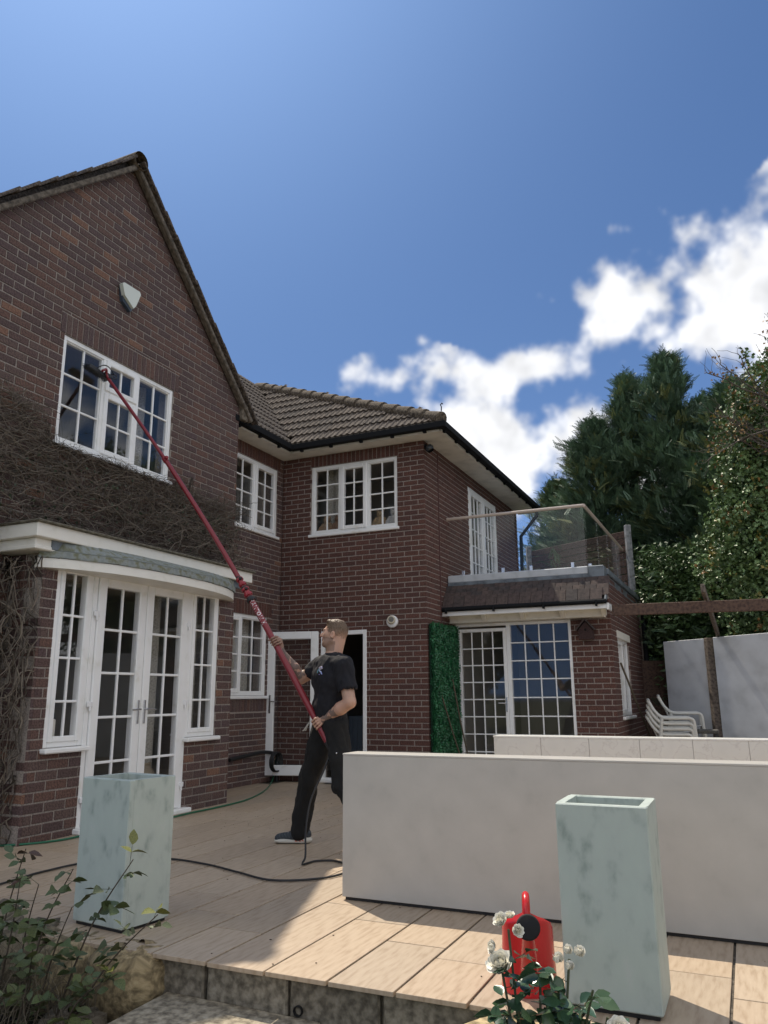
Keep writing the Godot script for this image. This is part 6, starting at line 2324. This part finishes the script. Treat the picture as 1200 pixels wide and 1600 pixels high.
	cloud_of(B, "leaves", cluster_mesh(4, .06, .04, 9), xf, cs, im).set_meta("kind", "stuff")
	# the far side of the garden that the panes mirror: white boundary wall and trees
	var fw := MB.new()
	fw.cbox(Vector3(6.2, .75, -4.5), Vector3(.15, 2.3, 17), Basis(), .01)
	tag(obj("boundary_wall", fw, mk(Color(.62, .63, .64), .8, TX.soft, .4)), "long white boundary wall on the far side of the garden", "wall")
	var big := cluster_mesh(10, .16, .1, 8)
	var g := "trees on the far side of the garden"
	var t0 := leafy("garden_tree", "round leafy tree behind the white boundary wall opposite the back door", Vector3(12.5, -.4, -9.5), [[Vector3(0, 3.8, 0), Vector3(1.9, 2.2, 2.2)], [Vector3(.3, 2.6, 1.2), Vector3(1.6, 1.6, 1.7)]], 5000, 41, big, im, Color(.04, .07, .022), .0, g)
	for q in [Vector3(12.8, -.4, -4.6), Vector3(12.4, -.4, .6), Vector3(-10.8, -.4, 9.5), Vector3(-13.6, -.4, 11.5)]:
		var t := t0.duplicate()
		t.name = numbered("garden_tree")
		add_child(t)
		t.position = q
		t.rotation.y = q.z
		if q.z > -1 and q.x > 0: t.set_meta("label", "round leafy tree behind the white boundary wall nearest the lower path")
		elif q.x > 0: t.set_meta("label", "round leafy tree behind the middle of the white boundary wall")
		if q.x < -12: t.set_meta("label", "round leafy tree further back on the lawn opposite the patio door")
		elif q.x < 0: t.set_meta("label", "round leafy tree standing forward on the lawn opposite the patio door")

func soft_toys() -> void:
	var src: Node3D = null
	var cols := [Color(.3, .2, .12), Color(.24, .15, .1), Color(.32, .23, .13), Color(.45, .43, .4)]
	var labs := ["brown teddy bear at the end of the upstairs sill by the curtain", "darker brown teddy bear second along the upstairs sill", "honey coloured teddy bear behind the right light of the upstairs window", "greyish white teddy bear next to the honey coloured one"]
	var k := 0
	for x in [-5.72, -5.52, -4.80, -4.57]:
		var T := thing("teddy_bear", labs[k], "soft toy", Vector3(x, 3.66, -10.43), rng.randf_range(-.3, .3), "soft toys on the upstairs sill")
		var mb := MB.new()
		var c: Color = cols[k]
		sdf_into(mb, [
			["ell", Vector3(0, .09, 0), Vector3(.075, .09, .07), Basis(), .02], ["ell", Vector3(0, .21, .01), Vector3(.06, .055, .055), Basis(), .015],
			["ell", Vector3(0, .2, .06), Vector3(.025, .02, .025), Basis(), .01], ["ell", Vector3(.045, .26, 0), Vector3(.02, .022, .012), Basis(), .008], ["ell", Vector3(-.045, .26, 0), Vector3(.02, .022, .012), Basis(), .008],
			["cap", Vector3(.07, .14, .02), Vector3(.1, .07, .06), .025, .025, .015], ["cap", Vector3(-.07, .14, .02), Vector3(-.1, .07, .06), .025, .025, .015],
			["cap", Vector3(.05, .04, .03), Vector3(.08, .03, .11), .03, .03, .015], ["cap", Vector3(-.05, .04, .03), Vector3(-.08, .03, .11), .03, .03, .015]], .009, func(_p): return c, .006, 40.0)
		obj("body", mb, mk(Color.WHITE, 1.0, null, 1, null, 0, true), T)
		k += 1
	var sb := MB.new()
	sb.cbox(Vector3(-5.14, 3.645, -10.42), Vector3(1.5, .025, .34), Basis(), .004)
	tag(obj("window_shelf", sb, M.white_plain), "white inner sill carrying the soft toys upstairs", "sill")

# ---------------------------------------------------------------- sky
func make_sky() -> Sky:
	var w := 2048
	var h := 1024
	var d := PackedByteArray()
	d.resize(w * h * 12)
	var sun := Vector3(-.5, 1, -.358).normalized()
	var nf := FastNoiseLite.new()
	nf.seed = 17
	nf.frequency = 10.0
	nf.fractal_octaves = 8
	nf.fractal_gain = .56
	nf.noise_type = FastNoiseLite.TYPE_SIMPLEX_SMOOTH
	var n2 := FastNoiseLite.new()
	n2.seed = 5
	n2.frequency = 14.0
	n2.fractal_octaves = 5
	var blobs := [[-23.0, 23.4, 3.6, 1.3, 1.0], [-20.3, 24.0, 1.8, 1.1, .7], [-18.2, 19.4, 4.2, 2.4, 1.1], [-15.5, 16.0, 3.4, 3.0, 1.1], [-15.2, 22.6, 4.4, 1.5, .95], [-11.0, 23.3, 3.6, 1.2, .85], [-10.0, 17.6, 2.4, 3.0, 1.0], [-8.3, 28.2, 3.4, 1.7, .9], [-3.6, 27.6, 4.6, 2.4, 1.1], [1.6, 27.2, 4.8, 2.5, 1.15], [7.0, 26.6, 5.5, 3.2, 1.15], [2.4, 30.2, 1.6, 1.5, .45], [-1.0, 23.6, 4.4, 1.8, .8], [-7.2, 25.4, 3.6, 1.3, .85], [-9.0, 24.6, 2.5, .9, .7], [-4.0, 32.0, 1.8, .7, .5], [-21.3, 25.7, .5, .4, .55], [-27.5, 22.0, .7, .5, .5], [-4.5, 14.0, 7.0, 4.0, 1.0], [-19.0, 11.0, 7.0, 4.0, .9], [-40.0, 10.0, 9.0, 4.0, .8], [6.0, 17.0, 6.0, 5.0, .9]]
	var r := RandomNumberGenerator.new()
	r.seed = 4
	for k in 135:  # clouds out of view, added to brighten the shaded walls
		var az := r.randf_range(14, 238)
		var ec := r.randf_range(5, 66)
		for j in 3: blobs.append([fposmod(az + r.randf_range(-6, 6) / cos(deg_to_rad(ec)) + 180, 360) - 180, ec + r.randf_range(-4, 4), r.randf_range(4, 8) / cos(deg_to_rad(ec)), r.randf_range(2.2, 4.6), r.randf_range(.7, 1.2)])
	var D := PackedFloat32Array()      # cloud density, blob by blob
	D.resize(w * h)
	for b in blobs:
		var y0: int = clampi(int((90.0 - b[1] - b[3] * 2.3) * h / 180.0), 0, h - 1)
		var y1: int = clampi(int((90.0 - b[1] + b[3] * 2.3) * h / 180.0), 0, h / 2)
		var x0: int = int((b[0] - b[2] * 2.3) * w / 360.0)
		var x1: int = int((b[0] + b[2] * 2.3) * w / 360.0)
		var row := PackedFloat32Array()
		for x in range(x0, x1 + 1):
			var u: float = ((x + .5) * 360.0 / w - b[0]) / b[2]
			row.append(exp(-u * u))
		for y in range(y0, y1 + 1):
			var v: float = (90.0 - (y + .5) * 180.0 / h - b[1]) / b[3]
			if v < 0: v *= 1.25
			var k: float = b[4] * exp(-v * v)
			for x in range(x0, x1 + 1): D[y * w + posmod(x, w)] += k * row[x - x0]
	for y in h:
		var el := 90.0 - (y + .5) * 180.0 / h
		var er := deg_to_rad(el)
		var ce := cos(er)
		var se := sin(er)
		var t := 1.0 - exp(-maxf(el, 0.0) / 17.0)
		var base := Vector3(.22, .39, .745).lerp(Vector3(.042, .096, .24), t)
		if el < 0: base = Vector3(.16, .16, .14)
		for x in w:
			var c := base
			var o := (y * w + x) * 3
			if el >= -1.0:
				var ar := (x + .5) * TAU / w
				var dv := Vector3(sin(ar) * ce, se, -cos(ar) * ce)
				var g := clampf(dv.dot(sun), -1, 1)
				var ang := acos(g)
				c += Vector3(.218, .316, .485) * exp(-ang * ang / .2) + Vector3(.25, .25, .24) * exp(-ang / .09)
				var den := D[y * w + x]
				if el > 0.0:
					if den > .12:
						var n := nf.get_noise_3dv(dv)
						var f := smoothstep(.26, 1.2, den * .86 + n * 1.6)
						if f > 0.0:
							var sh := clampf(.95 + .3 * n2.get_noise_3dv(dv * 1.3 + Vector3(.0, .03, 0)) - .14 * smoothstep(1.0, 2.2, den), .6, 1.05) * (.84 + .42 * (1.0 - g))
							var lit := Vector3(.84, .845, .86) * sh
							c = c.lerp(lit, f * .97)
			d.encode_float(o * 4, c.x); d.encode_float(o * 4 + 4, c.y); d.encode_float(o * 4 + 8, c.z)
	var pm := PanoramaSkyMaterial.new()
	pm.panorama = ImageTexture.create_from_image(Image.create_from_data(w, h, false, Image.FORMAT_RGBF, d))
	var s := Sky.new()
	s.sky_material = pm
	return s

func _ready() -> void:
	rng.seed = 2024
	# ---- camera, sky, sun, exposure
	var cam := Camera3D.new()
	cam.name = "camera"
	cam.fov = 66.9
	cam.near = .05
	cam.far = 600.0
	cam.position = CAM
	cam.rotation_order = EULER_ORDER_YXZ
	cam.rotation_degrees = Vector3(13.371, 24.459, -.404)
	add_child(cam)
	cam.current = true
	cam_basis = cam.basis
	var env := Environment.new()
	env.background_mode = Environment.BG_SKY
	env.sky = make_sky()
	env.background_energy_multiplier = 1.0
	env.tonemap_mode = Environment.TONE_MAPPER_LINEAR
	env.tonemap_exposure = 1.35
	env.sdfgi_enabled = true
	env.ssao_enabled = true
	env.ssil_enabled = true
	var we := WorldEnvironment.new()
	we.name = "environment"
	we.environment = env
	add_child(we)
	var sun := DirectionalLight3D.new()
	sun.name = "sun"
	sun.light_energy = 1.25
	sun.light_color = Color(1.0, .955, .88)
	sun.light_angular_distance = .5
	sun.shadow_enabled = true
	add_child(sun)
	sun.look_at_from_position(Vector3(0, 20, 0), Vector3(0, 20, 0) + Vector3(.5, -1, .358), Vector3.UP)
	make_materials()
	# ---- setting and buildings
	grounds()
	gabled_house()
	rear_wing()
	garden_room()
	# ---- things
	planter("pale green square planter standing alone beside the watering can", Vector3(-.583, 0, -3.50), 0.0, .36, .31, .745)
	planter("pale green square planter standing before the french doors", Vector3(-3.22, 0, -3.59), -.135, .395, .32, .745)
	watering_can()
	wall_fittings()
	back_corner()
	hoses()
	window_cleaner()
	soft_toys()
	vegetation()
